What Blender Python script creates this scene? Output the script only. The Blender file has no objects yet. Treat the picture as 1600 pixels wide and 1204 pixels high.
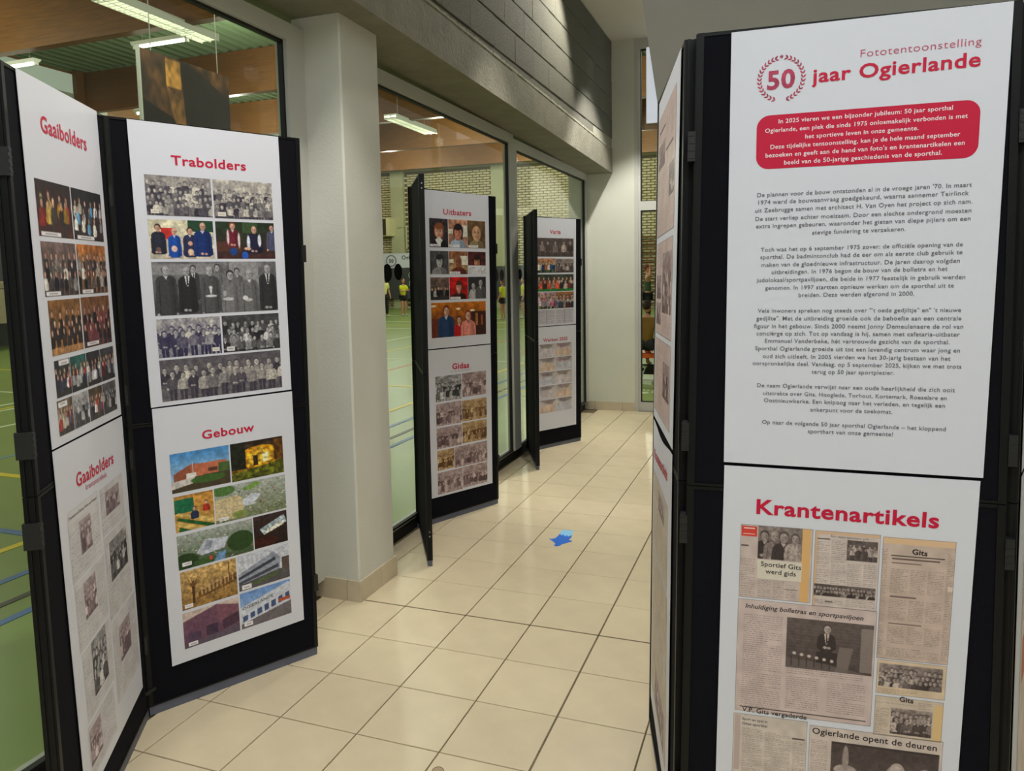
import bpy, bmesh, math, random
import numpy as np
from mathutils import Vector, Matrix

scene = bpy.context.scene
COL = scene.collection
V = Vector

# ------------------------------------------------------------------ camera
cam_data = bpy.data.cameras.new('camera')
cam = bpy.data.objects.new('camera', cam_data)
COL.objects.link(cam)
scene.camera = cam
YAW, PITCH, ROLL = -0.350360, 0.093043, 0.018021
F = V((math.sin(YAW)*math.cos(PITCH), math.cos(YAW)*math.cos(PITCH), -math.sin(PITCH)))
R0 = V((math.cos(YAW), -math.sin(YAW), 0))
D0 = F.cross(R0)
Rv = math.cos(ROLL)*R0 + math.sin(ROLL)*D0
Dv = -math.sin(ROLL)*R0 + math.cos(ROLL)*D0
m = Matrix(((Rv.x, -Dv.x, -F.x, 1.6324), (Rv.y, -Dv.y, -F.y, -2.9604), (Rv.z, -Dv.z, -F.z, 1.5241), (0, 0, 0, 1)))
cam.matrix_world = m
cam_data.sensor_width = 36.0
cam_data.lens = 1169.78/1600*36
cam_data.shift_y = (536.38-602)/1600
cam_data.clip_start = 0.05
cam_data.clip_end = 200

# ------------------------------------------------------------------ light and exposure
scene.view_settings.view_transform = 'Standard'
scene.view_settings.look = 'None'
scene.view_settings.gamma = 1
scene.view_settings.use_curve_mapping = False
scene.view_settings.exposure = 0.0
world = bpy.data.worlds.new('dim_surroundings')
scene.world = world
world.use_nodes = True
world.node_tree.nodes['Background'].inputs[0].default_value = (0.9, 0.95, 1.0, 1)
world.node_tree.nodes['Background'].inputs[1].default_value = 0.25

def area(name, loc, sx, sy, power, col=(1, .98, .94), rot=(0, 0, 0), parent=None):
    l = bpy.data.lights.new(name, 'AREA')
    l.shape = 'RECTANGLE'; l.size = sx; l.size_y = sy; l.energy = power; l.color = col
    o = bpy.data.objects.new(name, l); COL.objects.link(o)
    o.location = loc; o.rotation_euler = rot
    if parent: o.parent = parent
    return o
# corridor ceiling lamps (out of the frame, above and behind the camera)
area('corridor_lamp', (1.1, -3.3, 3.88), 1.6, 1.2, 48, (.90, .95, 1))
area('corridor_lamp', (2.7, -3.4, 3.88), 1.6, 1.2, 50, (.90, .95, 1))
def spot(name, loc, target, power, deg, blend=.35, soft=.05, col=(1, .97, .91)):
    l = bpy.data.lights.new(name, 'SPOT'); l.energy = power; l.spot_size = math.radians(deg); l.spot_blend = blend; l.shadow_soft_size = soft; l.color = col
    o = bpy.data.objects.new(name, l); COL.objects.link(o); o.location = loc
    o.rotation_euler = (V(target)-V(loc)).to_track_quat('-Z', 'Y').to_euler(); return o
spot('ceiling_downlight', (.62, -.9, 3.88), (.66, -.9, 0), 180, 80)
spot('ceiling_downlight', (.55, 3.9, 3.88), (.5, 4.3, 0), 250, 88)
spot('ceiling_downlight', (.42, 3.05, 3.90), (-.1, 2.55, 3.0), 85, 108, .25, .08, (1, .97, .86))
spot('ceiling_downlight', (.5, 1.5, 3.88), (.55, 1.6, 0), 110, 66)
# sports hall lamps hanging under the deck
for gx, gy, pw in ((-8.8, 1.1, 1), (-8.8, 10.2, 1), (-8.8, 19.2, 1.2), (-3.4, 5.7, .8), (-3.4, 14.7, 1), (-3.4, 23, 1.2), (-13, 5.6, .8), (-13, 14.7, 1), (-13, 23.5, 1.2), (-8, 24, 1), (2.5, 12, .8), (-6, -3, .8)):
    l = bpy.data.lights.new('hall_lamp', 'POINT'); l.energy = 290*pw; l.shadow_soft_size = .15; l.color = (1, 1, .88)
    o = bpy.data.objects.new('hall_lamp', l); COL.objects.link(o); o.location = (gx, gy, 5.75)

# ------------------------------------------------------------------ materials
def lin(c):
    return tuple(((x/255)/12.92 if x/255 <= .04045 else ((x/255+.055)/1.055)**2.4) for x in c)
MATS = {}
def mat(name, rgb, rough=.6, metal=0.0, noise=0.0, nscale=20, bump=0.0, bscale=60, spec=.5, rand=0.0, emit=0.0, coat=0.0, stretch=None):
    if name in MATS: return MATS[name]
    mt = bpy.data.materials.new(name); mt.use_nodes = True
    nt = mt.node_tree; b = nt.nodes['Principled BSDF']
    c = lin(rgb)
    b.inputs['Roughness'].default_value = rough
    b.inputs['Metallic'].default_value = metal
    b.inputs['Specular IOR Level'].default_value = spec
    b.inputs['Coat Weight'].default_value = coat
    tc = nt.nodes.new('ShaderNodeTexCoord')
    src = tc.outputs['Object']
    if stretch:
        mp = nt.nodes.new('ShaderNodeMapping'); mp.inputs['Scale'].default_value = stretch
        nt.links.new(src, mp.inputs[0]); src = mp.outputs[0]
    n = nt.nodes.new('ShaderNodeTexNoise'); n.inputs['Scale'].default_value = nscale; n.inputs['Detail'].default_value = 5
    nt.links.new(src, n.inputs['Vector'])
    mr = nt.nodes.new('ShaderNodeMapRange')
    mr.inputs['From Min'].default_value = .3; mr.inputs['From Max'].default_value = .7
    mr.inputs['To Min'].default_value = 1-noise; mr.inputs['To Max'].default_value = 1+noise
    nt.links.new(n.outputs['Fac'], mr.inputs['Value'])
    last = mr.outputs[0]
    if rand:
        oi = nt.nodes.new('ShaderNodeObjectInfo')
        m2 = nt.nodes.new('ShaderNodeMapRange'); m2.inputs['To Min'].default_value = 1-rand; m2.inputs['To Max'].default_value = 1+rand
        nt.links.new(oi.outputs['Random'], m2.inputs['Value'])
        mm = nt.nodes.new('ShaderNodeMath'); mm.operation = 'MULTIPLY'
        nt.links.new(last, mm.inputs[0]); nt.links.new(m2.outputs[0], mm.inputs[1]); last = mm.outputs[0]
    vm = nt.nodes.new('ShaderNodeVectorMath'); vm.operation = 'SCALE'
    vm.inputs[0].default_value = c
    nt.links.new(last, vm.inputs['Scale'])
    nt.links.new(vm.outputs[0], b.inputs['Base Color'])
    if bump:
        n2 = nt.nodes.new('ShaderNodeTexNoise'); n2.inputs['Scale'].default_value = bscale; n2.inputs['Detail'].default_value = 6
        nt.links.new(src, n2.inputs['Vector'])
        bp = nt.nodes.new('ShaderNodeBump'); bp.inputs['Strength'].default_value = bump; bp.inputs['Distance'].default_value = .01
        nt.links.new(n2.outputs['Fac'], bp.inputs['Height']); nt.links.new(bp.outputs[0], b.inputs['Normal'])
    if emit:
        b.inputs['Emission Color'].default_value = (*c, 1); b.inputs['Emission Strength'].default_value = emit
    MATS[name] = mt
    return mt
M = dict(
    tile=mat('beige floor tile', (214, 198, 166), .32, noise=.04, nscale=9, rand=.025, bump=.05, bscale=300, spec=.4),
    skirt=mat('beige skirting tile', (200, 186, 160), .4, noise=.05, nscale=20, rand=.02),
    grout=mat('brown grout', (112, 98, 74), .9, noise=.15, nscale=30),
    paint=mat('cream painted plaster', (213, 212, 202), .55, noise=.03, nscale=3, bump=.12, bscale=90),
    wallpaint=mat('cream painted wall', (214, 214, 200), .6, noise=.03, nscale=3, bump=.08, bscale=60),
    concrete=mat('raw concrete', (132, 128, 112), .8, noise=.12, nscale=7, bump=.5, bscale=45),
    block=mat('grey concrete block', (112, 110, 98), .85, noise=.2, nscale=130, bump=.8, bscale=160, rand=.04),
    mortar=mat('pale block mortar', (158, 155, 138), .9, noise=.1, nscale=40),
    ceil=mat('white ceiling paint', (214, 208, 190), .8, noise=.02, nscale=4),
    soffit=mat('grey painted sloping concrete', (196, 200, 210), .75, noise=.03, nscale=3, bump=.06, bscale=40),
    alu=mat('light grey lacquered aluminium', (196, 196, 188), .4, noise=.02, nscale=6),
    gasket=mat('black rubber', (14, 14, 14), .6, noise=.05),
    dark=mat('dark plinth', (38, 36, 32), .7, noise=.1),
    fabric=mat('black display fabric', (14, 14, 21), .95, noise=.2, nscale=300, bump=.15, bscale=700, spec=.15),
    frame=mat('black plastic profile', (11, 12, 14), .45, noise=.08, nscale=20, spec=.25),
    clip=mat('dark grey hinge plastic', (25, 26, 28), .45, noise=.1, nscale=40),
    rail=mat('slate grey foot rail', (92, 96, 112), .5, noise=.05),
    screw=mat('bright screw metal', (170, 175, 190), .3, 1.0),
    paper=mat('white poster paper', (218, 219, 229), .5, noise=.008, nscale=4, spec=.3),
    red=mat('crimson print ink', (200, 22, 62), .5, noise=.02, spec=.3),
    pink=mat('faded rose print ink', (196, 86, 116), .5, noise=.03, spec=.3),
    emblem=mat('mottled rose emblem ink', (178, 62, 92), .5, noise=.3, nscale=40, spec=.3),
    grey=mat('grey print ink', (112, 110, 118), .5, noise=.03, spec=.3),
    palegrey=mat('pale grey print ink', (176, 172, 180), .5, noise=.03, spec=.3),
    black=mat('dark newsprint ink', (52, 46, 48), .5, noise=.05, spec=.3),
    white=mat('white print ink', (240, 226, 232), .5, noise=.01, spec=.3),
    bluetape=mat('bright blue tape', (22, 108, 216), .5, noise=.08, nscale=60),
    paletape=mat('pale blue tape', (138, 204, 246), .5, noise=.05, nscale=60),
    gfloor=mat('green sports floor', (142, 162, 92), .34, noise=.05, nscale=2, spec=.35),
    lyellow=mat('yellow court paint', (240, 214, 40), .4, noise=.03),
    lblue=mat('blue court paint', (78, 118, 178), .4, noise=.03),
    lpale=mat('pale blue court paint', (120, 158, 178), .4, noise=.03),
    lwhite=mat('white court paint', (240, 244, 214), .4, noise=.03),
    lblack=mat('black court paint', (62, 58, 50), .4, noise=.03),
    lorange=mat('orange court paint', (196, 110, 44), .4, noise=.03),
    brick=mat('cream brick', (202, 192, 152), .8, noise=.1, nscale=8, rand=.1),
    bmortar=mat('brown brick mortar', (100, 86, 60), .9, noise=.1),
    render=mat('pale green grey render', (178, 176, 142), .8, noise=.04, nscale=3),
    deck=mat('green steel roof deck', (104, 122, 92), .55, noise=.06, nscale=2),
    wood=mat('varnished gluelam timber', (112, 74, 36), .5, noise=.25, nscale=5, stretch=(.5, 6, 9), spec=.3),
    woodpanel=mat('brown wall panelling', (132, 92, 52), .5, noise=.2, nscale=4, stretch=(6, .6, 6)),
    clere=mat('milky roof light glazing', (196, 206, 196), .4, noise=.03, emit=.35),
    post=mat('pale steel post', (180, 184, 172), .5, noise=.04),
    pad=mat('charcoal wall mat', (70, 72, 72), .7, noise=.1, nscale=3),
    tube=mat('glowing tube', (250, 250, 235), .4, emit=9),
    lampw=mat('white lamp housing', (220, 222, 210), .4, noise=.02),
    heater=mat('brown slatted grille', (66, 58, 34), .6, noise=.1),
    cream=mat('cream enamel', (216, 206, 164), .5, noise=.04),
    orange=mat('orange seat plastic', (224, 96, 34), .4, noise=.04),
    whitemetal=mat('white painted tube', (206, 214, 190), .4, noise=.03),
    skin=mat('skin', (200, 140, 112), .6, noise=.04),
    hairb=mat('dark brown hair', (62, 42, 30), .7, noise=.2, nscale=60),
    hairr=mat('auburn hair', (110, 56, 40), .7, noise=.2, nscale=60),
    yshirt=mat('bright yellow jersey', (222, 222, 32), .7, noise=.06, nscale=20),
    pshirt=mat('pale yellow jersey', (226, 224, 130), .7, noise=.06, nscale=20),
    bshirt=mat('olive brown cotton', (136, 96, 34), .8, noise=.1, nscale=20),
    gshirt=mat('dark green top', (52, 76, 46), .8, noise=.1, nscale=20),
    wshirt=mat('white cotton', (214, 208, 208), .8, noise=.05, nscale=20),
    btrous=mat('black sports cloth', (22, 22, 26), .8, noise=.1),
    shoe=mat('pale trainer', (190, 190, 178), .6, noise=.05),
    vault=mat('beige padded cover', (150, 138, 112), .8, noise=.08, nscale=4),
    eye=mat('dark eye', (24, 18, 16), .3), lip=mat('lip', (150, 78, 70), .6),
)
def vcol_mat():
    mt = bpy.data.materials.new('printed photograph'); mt.use_nodes = True
    nt = mt.node_tree; b = nt.nodes['Principled BSDF']
    a = nt.nodes.new('ShaderNodeAttribute'); a.attribute_name = 'ink'
    n = nt.nodes.new('ShaderNodeTexNoise'); n.inputs['Scale'].default_value = 400
    tc = nt.nodes.new('ShaderNodeTexCoord'); nt.links.new(tc.outputs['Object'], n.inputs['Vector'])
    mr = nt.nodes.new('ShaderNodeMapRange'); mr.inputs['To Min'].default_value = .95; mr.inputs['To Max'].default_value = 1.05
    nt.links.new(n.outputs['Fac'], mr.inputs['Value'])
    vm = nt.nodes.new('ShaderNodeVectorMath'); vm.operation = 'SCALE'
    nt.links.new(a.outputs['Color'], vm.inputs[0]); nt.links.new(mr.outputs[0], vm.inputs['Scale'])
    nt.links.new(vm.outputs[0], b.inputs['Base Color']); b.inputs['Roughness'].default_value = .5
    b.inputs['Specular IOR Level'].default_value = .3
    return mt
M['photo'] = vcol_mat()
def glass_mat():
    mt = bpy.data.materials.new('clear window glass'); mt.use_nodes = True
    nt = mt.node_tree
    for n in list(nt.nodes): nt.nodes.remove(n)
    out = nt.nodes.new('ShaderNodeOutputMaterial'); mx = nt.nodes.new('ShaderNodeMixShader')
    tr = nt.nodes.new('ShaderNodeBsdfTransparent'); tr.inputs[0].default_value = (.93, .96, .91, 1)
    gl = nt.nodes.new('ShaderNodeBsdfGlossy'); gl.inputs['Roughness'].default_value = .01; gl.inputs[0].default_value = (.9, .9, .9, 1)
    ge = nt.nodes.new('ShaderNodeNewGeometry'); dt = nt.nodes.new('ShaderNodeVectorMath'); dt.operation = 'DOT_PRODUCT'
    nt.links.new(ge.outputs['Incoming'], dt.inputs[0]); nt.links.new(ge.outputs['Normal'], dt.inputs[1])
    def mth(op, a, b=None):
        n = nt.nodes.new('ShaderNodeMath'); n.operation = op
        nt.links.new(a, n.inputs[0]) if hasattr(a, 'node') else setattr(n.inputs[0], 'default_value', a)
        if b is not None: nt.links.new(b, n.inputs[1]) if hasattr(b, 'node') else setattr(n.inputs[1], 'default_value', b)
        return n.outputs[0]
    sch = mth('ADD', mth('MULTIPLY', mth('POWER', mth('SUBTRACT', 1.0, mth('ABSOLUTE', dt.outputs['Value'])), 5.0), .96), .04)   # Schlick reflectance, same from both faces
    nt.links.new(sch, mx.inputs[0]); nt.links.new(tr.outputs[0], mx.inputs[1]); nt.links.new(gl.outputs[0], mx.inputs[2])
    nt.links.new(mx.outputs[0], out.inputs[0])
    return mt
M['glass'] = glass_mat()

# ------------------------------------------------------------------ helpers
def tag(o, label=None, cat=None, group=None, kind=None):
    if label: o['label'] = label
    if cat: o['category'] = cat
    if group: o['group'] = group
    if kind: o['kind'] = kind
    return o
def empty(name, loc=(0, 0, 0), rz=0, **k):
    o = bpy.data.objects.new(name, None); COL.objects.link(o)
    o.location = loc; o.rotation_euler = (0, 0, rz); o.empty_display_size = .1
    return tag(o, **k)
class MB:
    def __init__(s): s.v = []; s.f = []
    def quadbox(s, c8):
        i = len(s.v); s.v += [tuple(c) for c in c8]
        s.f += [(i, i+3, i+2, i+1), (i+4, i+5, i+6, i+7), (i, i+1, i+5, i+4), (i+1, i+2, i+6, i+5), (i+2, i+3, i+7, i+6), (i+3, i, i+4, i+7)]
        return s
    def box(s, x0, x1, y0, y1, z0, z1):
        return s.quadbox([(x0, y0, z0), (x1, y0, z0), (x1, y1, z0), (x0, y1, z0), (x0, y0, z1), (x1, y0, z1), (x1, y1, z1), (x0, y1, z1)])
    def chbox(s, x0, x1, y0, y1, z0, z1, c=.003):      # box with a chamfered top
        i = len(s.v)
        for z, d in ((z0, 0), (z1-c, 0), (z1, c)):
            s.v += [(x0+d, y0+d, z), (x1-d, y0+d, z), (x1-d, y1-d, z), (x0+d, y1-d, z)]
        for k in (0, 4):
            for j in range(4): s.f.append((i+k+j, i+k+(j+1) % 4, i+k+4+(j+1) % 4, i+k+4+j))
        s.f.append((i+8, i+9, i+10, i+11))
        return s
    def tube(s, pts, r, n=8, caps=True):
        pts = [V(p) for p in pts]; rs = r if isinstance(r, (list, tuple)) else [r]*len(pts)
        base = len(s.v)
        for k, p in enumerate(pts):
            d = (pts[min(k+1, len(pts)-1)]-pts[max(k-1, 0)]).normalized()
            a = d.orthogonal().normalized() if abs(d.z) < .95 else V((1, 0, 0))
            if abs(d.z) < .95: a = d.cross(V((0, 0, 1))).normalized()
            b = d.cross(a).normalized()
            for j in range(n):
                t = 2*math.pi*j/n; s.v.append(tuple(p+rs[k]*(math.cos(t)*a+math.sin(t)*b)))
        for k in range(len(pts)-1):
            for j in range(n):
                s.f.append((base+k*n+j, base+k*n+(j+1) % n, base+(k+1)*n+(j+1) % n, base+(k+1)*n+j))
        if caps:
            s.f.append(tuple(base+j for j in range(n))[::-1]); s.f.append(tuple(base+(len(pts)-1)*n+j for j in range(n)))
        return s
    def ball(s, c, rx, ry, rz, nu=12, nv=8):
        i = len(s.v)
        for a in range(nv+1):
            p = math.pi*a/nv
            for b in range(nu):
                t = 2*math.pi*b/nu
                s.v.append((c[0]+rx*math.sin(p)*math.cos(t), c[1]+ry*math.sin(p)*math.sin(t), c[2]+rz*math.cos(p)))
        for a in range(nv):
            for b in range(nu):
                s.f.append((i+a*nu+b, i+(a+1)*nu+b, i+(a+1)*nu+(b+1) % nu, i+a*nu+(b+1) % nu))
        return s
    def mesh(s, name):
        me = bpy.data.meshes.new(name); me.from_pydata(s.v, [], s.f); me.validate(); me.update(); return me
    def build(s, name, material, parent=None, smooth=False, fix=True):
        me = s.mesh(name)
        if fix:
            bm = bmesh.new(); bm.from_mesh(me); bmesh.ops.recalc_face_normals(bm, faces=bm.faces); bm.to_mesh(me); bm.free()
        me.materials.append(material)
        if smooth: me.polygons.foreach_set('use_smooth', [True]*len(me.polygons))
        return link(name, me, parent)
def link(name, me, parent=None):
    o = bpy.data.objects.new(name, me); COL.objects.link(o)
    if parent is not None: o.parent = parent
    return o
def grid_piece(name, me, loc, parent, rot=(0, 0, 0)):
    o = link(name, me, parent); o.location = loc; o.rotation_euler = rot; return o

# ================================================================== SETTING
T = .305
# ---- corridor floor
fl = MB().box(-.47, 4.2, -5, 5.32, -.12, -.006).build('floor', M['grout']); tag(fl, kind='structure')
tme = MB().chbox(.0024, T-.0024, .0024, T-.0024, -.006, 0, .0015).mesh('tile'); tme.materials.append(M['tile'])
tiles = []
for i in range(-1, 13):
    for j in range(-12, 17):
        x, y = i*T, j*T
        if x+T > 4.2 or y+T > 5.1: continue
        tiles.append((math.hypot(x-1.63, y+2.96), x, y))
vis = [t for t in tiles if (t[1] < 2.4 and t[2] > -1.85 and t[1] < 1.45+max(0, 0)*1) or (t[1] > 1.8 and t[1] < 2.8 and -1.3 < t[2] < 1)]
vis = sorted(vis)[:296]
vs = set((t[1], t[2]) for t in vis)
for d, x, y in vis:
    grid_piece('tile', tme, (x, y, 0), fl)
rest = MB()
for d, x, y in tiles:
    if (x, y) not in vs: rest.chbox(x+.0024, x+T-.0024, y+.0024, y+T-.0024, -.006, 0, .0015)
for j in range(-12, 17):                                   # cut tiles against the window line
    if j*T+T < 5.1: rest.chbox(-.43, -T-.0024, j*T+.0024, j*T+T-.0024, -.006, 0, .0015)
for i in range(-1, 14):
    rest.chbox(max(i*T, -.4)+.0024, min(i*T+T, 4.2)-.0024, 16*T+.0024, 5.1, -.006, 0, .0015)
tag(rest.build('tile', M['tile'], fl, fix=False), kind='stuff')
MB().box(-.3, 4.1, -.0035, .0035, -.006, .0006).build('expansion_joint', M['grout'], fl)
MB().box(.9115, .9185, -3.6, 5.1, -.006, .0006).build('expansion_joint', M['grout'], fl)

# ---- corridor walls, ceiling
o = MB().box(-.62, .105, 5.1, 5.32, 0, 3.95).build('wall_far', M['wallpaint']); tag(o, kind='structure')
o = MB().box(4.2, 4.35, -5, 5.3, 0, 3.95).build('wall_right', M['wallpaint']); tag(o, kind='structure')
o = MB().box(-.62, 4.35, -5.15, -5, 0, 3.95).build('wall_back', M['wallpaint']); tag(o, kind='structure')
o = MB().box(-.62, 4.35, -5.15, 5.32, 3.95, 4.1).build('ceiling', M['ceil']); tag(o, kind='structure')
# sloping underside of the stand above the right side
s = MB(); ya, za, yb, zb = .72, 3.95, 4.2, 1.06
s.quadbox([(.8, ya, za), (4.2, ya, za), (4.2, yb, zb), (.8, yb, zb), (.8, ya+.3, za), (4.2, ya+.3, za), (4.2, yb+.25, zb), (.8, yb+.25, zb)])
tag(s.build('sloping_soffit', M['soffit']), kind='structure')
# ---- concrete beam over the windows with a block wall on top
def BX(y): return -.09-.008*max(y, -2)
def BZ(y): return 2.675-.019*y
bm_ = MB(); ys = [-5, -2.5, -1, 0, .8, 1.6, 2.4, 3.2, 4, 5.1]
rng = random.Random(3)
for a, b in zip(ys, ys[1:]):
    bm_.quadbox([(-.62, a, BZ(a)), (BX(a), a, BZ(a)), (BX(b), b, BZ(b)), (-.62, b, BZ(b)),
                 (-.62, a, BZ(a)+.245), (BX(a), a, BZ(a)+.245), (BX(b), b, BZ(b)+.245), (-.62, b, BZ(b)+.245)])
o = bm_.build('concrete_beam', M['concrete']); tag(o, kind='structure')
wl = MB().quadbox([(-.62, -5, BZ(-5)+.245), (BX(-5)-.006, -5, BZ(-5)+.245), (BX(5.1)-.006, 5.1, BZ(5.1)+.245), (-.62, 5.1, BZ(5.1)+.245),
                   (-.62, -5, 3.95), (BX(-5)-.006, -5, 3.95), (BX(5.1)-.006, 5.1, 3.95), (-.62, 5.1, 3.95)]).build('wall_left', M['mortar'])
tag(wl, kind='structure')
# ragged mortar bed on top of the beam
mbd = MB(); y = -1.5
while y < 5.05:
    d = rng.uniform(.02, .07); y2 = min(y+d, 5.09); h = rng.uniform(.006, .014); p = rng.uniform(.002, .006)
    mbd.box(BX(y)-.05, BX(y)+p, y, y2, BZ(y)+.238, BZ(y)+.245+h); y = y2
mbd.build('mortar_bed', M['mortar'], wl)
zc = 2.94; course = 0
blk = {}
while zc < 3.93:
    h = min(.195, 3.945-zc); off = (course % 2)*.2
    y = -1.2-off
    while y < 5.08:
        y2 = min(y+.39, 5.09); w = round(y2-y, 3)
        key = (w, round(h, 3))
        if key not in blk:
            mb = MB(); c = .004
            i = 0
            mb.v = [(0, 0, 0), (0, w, 0), (0, w, h), (0, 0, h), (.034, c, c), (.034, w-c, c), (.034, w-c, h-c), (.034, c, h-c), (.03, 0, 0), (.03, w, 0), (.03, w, h), (.03, 0, h)]
            mb.f = [(4, 5, 6, 7), (8, 9, 5, 4), (9, 10, 6, 5), (10, 11, 7, 6), (11, 8, 4, 7), (0, 1, 9, 8), (1, 2, 10, 9), (2, 3, 11, 10), (3, 0, 8, 11)]
            me = mb.mesh('block'); me.materials.append(M['block']); blk[key] = me
        if w > .05: grid_piece('block', blk[key], (BX(y+.2)-.034+rng.uniform(-.002, .002), y, zc), wl)
        y = y2+.006
    zc += h+.006; course += 1
# thin gap course under the first blocks
MB().quadbox([(-.3, -1.2, 2.905), (BX(-1.2)-.008, -1.2, 2.905), (BX(5.09)-.008, 5.09, 2.8), (-.3, 5.09, 2.8), (-.3, -1.2, 2.936), (BX(-1.2)-.008, -1.2, 2.936), (BX(5.09)-.008, 5.09, 2.936), (-.3, 5.09, 2.936)]).build('filler_course', M['block'], wl)

# ---- pillar
o = MB()
o.v = []; 
px0, px1, py0, py1, pz = -.47, -.224, -.02, .312, 2.69
c = .008
prof = [(px0, py0), (px1-c, py0), (px1, py0+c), (px1, py1-c), (px1-c, py1), (px0, py1)]
o.v = [(x, y, 0) for x, y in prof]+[(x, y, pz) for x, y in prof]
o.f = [tuple(range(6))[::-1], tuple(range(6, 12))]+[(i, (i+1) % 6, 6+(i+1) % 6, 6+i) for i in range(6)]
pil = o.build('concrete_pillar', M['paint']); tag(pil, kind='structure')
def skirting(name, segs, h=.10):
    root = empty(name, kind='structure')
    for (x0, y0, x1, y1, nx, ny) in segs:
        L = math.hypot(x1-x0, y1-y0); ux, uy = (x1-x0)/L, (y1-y0)/L; t = .011
        a = V((x0, y0, 0)); b = V((x1, y1, 0)); n = V((nx, ny, 0))*t; up = V((0, 0, h)); k = V((ux, uy, 0))*.0015
        MB().quadbox([a+k, b-k, b-k+n, a+k+n, a+k+up, b-k+up, b-k+n*.8+up, a+k+n*.8+up]).build('skirting_tile', M['skirt'], root)
    return root
skirting('baseboard_left', [(-.47, py0, -.29, py0, 0, -1), (-.29, py0, px1+.011, py0, 0, -1), (px1, py0, px1, .16, 1, 0), (px1, .16, px1, py1+.011, 1, 0)])
skirting('baseboard_far', [(-.415, 5.1, -.335, 5.1, 0, -1), (-.335, 5.1, -.03, 5.1, 0, -1), (-.03, 5.1, .105, 5.1, 0, -1)], .095)

# ---- windows along the sports hall
def window(n, y0, y1, lo, hi, discs=(), post0=.05, post1=.05):
    w = empty('window_%d' % n, ((-.43), (y0+y1)/2, 0), kind='structure'); w.location = (0, 0, 0)
    MB().box(-.47, -.41, y0, y1, hi, hi+.075).build('head_frame', M['alu'], w)
    MB().box(-.49, -.47 if n == 1 else -.445, y0, y1, .068, .088).build('sill_rail', M['alu'], w)
    MB().box(-.49, -.475 if n == 1 else -.455, y0, y1, 0, .068).build('plinth', M['dark'], w)
    MB().box(-.47, -.41, y0, y0+post0, .088, hi).build('post', M['alu'], w)
    MB().box(-.47, -.41, y1-post1, y1, .088, hi).build('post', M['alu'], w)
    a, b = y0+post0, y1-post1
    g = MB(); k = .012
    g.box(-.45, -.428, a, a+k, .088, hi); g.box(-.45, -.428, b-k, b, .088, hi); g.box(-.45, -.428, a, b, hi-k, hi); g.box(-.45, -.428, a, b, .088, .088+k)
    g.build('gasket', M['gasket'], w)
    MB().box(-.450, -.444, a+k, b-k, .1, hi-k).build('glass_pane', M['glass'], w)
    for dy, dz, r in discs:
        d = MB().tube([(-.444, dy, dz), (-.4425, dy, dz)], r, 24).build('dot_and_reflection', M['dark'], w)  # second dot of each pair models the first one's reflection in the glazing
    return w
window(1, -4.9, -.02, .1, 2.55, post1=.125)
window(2, .312, 2.74, .1, 2.545, [(.725, 1.54, .05), (.85, 1.545, .047), (2.515, 1.512, .046), (2.40, 1.512, .046)], post0=.006, post1=.075)
window(3, 2.74, 5.1, .1, 2.515, [(2.86, 1.512, .046), (2.945, 1.517, .046)], post0=.075, post1=.045)
# ---- tall window at the end of the corridor
w4 = empty('window_4', (0, 0, 0), kind='structure')
MB().box(.105, .145, 5.1, 5.2, 0, 3.95).build('post', M['alu'], w4)
MB().box(.145, .168, 5.12, 5.18, .0, 3.95).build('inner_frame', M['alu'], w4)
MB().box(.168, 4.2, 5.12, 5.18, 2.17, 2.266).build('transom', M['alu'], w4)
MB().box(.168, 4.2, 5.12, 5.18, 0, .1).build('bottom_rail', M['alu'], w4)
MB().box(.168, 4.2, 5.12, 5.18, 3.84, 3.95).build('head_frame', M['alu'], w4)
MB().box(1.3, 1.38, 5.12, 5.18, 0, 3.95).build('post', M['alu'], w4)
for z0, z1 in ((.1, 2.17), (2.266, 3.84)):
    g = MB(); g.box(.168, .176, 5.13, 5.17, z0, z1); g.box(.176, 1.3, 5.13, 5.17, z0, z0+.008); g.box(.176, 1.3, 5.13, 5.17, z1-.01, z1)
    g.build('gasket', M['gasket'], w4)
    MB().box(.176, 1.3, 5.148, 5.154, z0+.008, z1-.01).build('glass_pane', M['glass'], w4)
    MB().box(1.38, 4.2, 5.148, 5.154, z0, z1).build('glass_pane', M['glass'], w4)
# white rectangle before the upper pane, glow added to brighten it
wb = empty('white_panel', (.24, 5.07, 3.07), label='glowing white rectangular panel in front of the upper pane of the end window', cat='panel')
MB().box(0, .8, 0, .03, 0, .765).build('panel_face', mat('white panel with added glow', (222, 228, 240), .5, noise=.01, emit=.55), wb)
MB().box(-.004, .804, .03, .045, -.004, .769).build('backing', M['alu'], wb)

# ================================================================== SPORTS HALL
gf = MB().box(-16.2, -.47, -9, 28.5, -.15, -.004); gf.box(-.47, 6, 5.32, 28.5, -.15, -.004)
gf = gf.build('floor_sports_hall', M['gfloor']); tag(gf, kind='structure')
def line(m_, x0, x1, y0, y1):
    MB().box(x0, x1, y0, y1, -.004, -.0015).build('court_line', M[m_], gf)
for m_, x, w, y0, y1 in (('lblue', -1.67, .05, -6, 14), ('lblack', -1.85, .045, -6, 14), ('lblue', -2.12, .05, -6, 14), ('lyellow', -2.56, .06, -6, 12),
                         ('lpale', -4.79, .05, -4, 6.17), ('lorange', -4.4, .06, 6.17, 14), ('lwhite', -6.19, .05, -4, 8), ('lyellow', -5.95, .05, 9, 16.3), ('lwhite', -7.18, .05, -2, 16.3), ('lyellow', -7.3, .05, -2, 5), ('lwhite', -7.57, .05, -2, 9)):
    line(m_, x-w/2, x+w/2, y0, y1)
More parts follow.
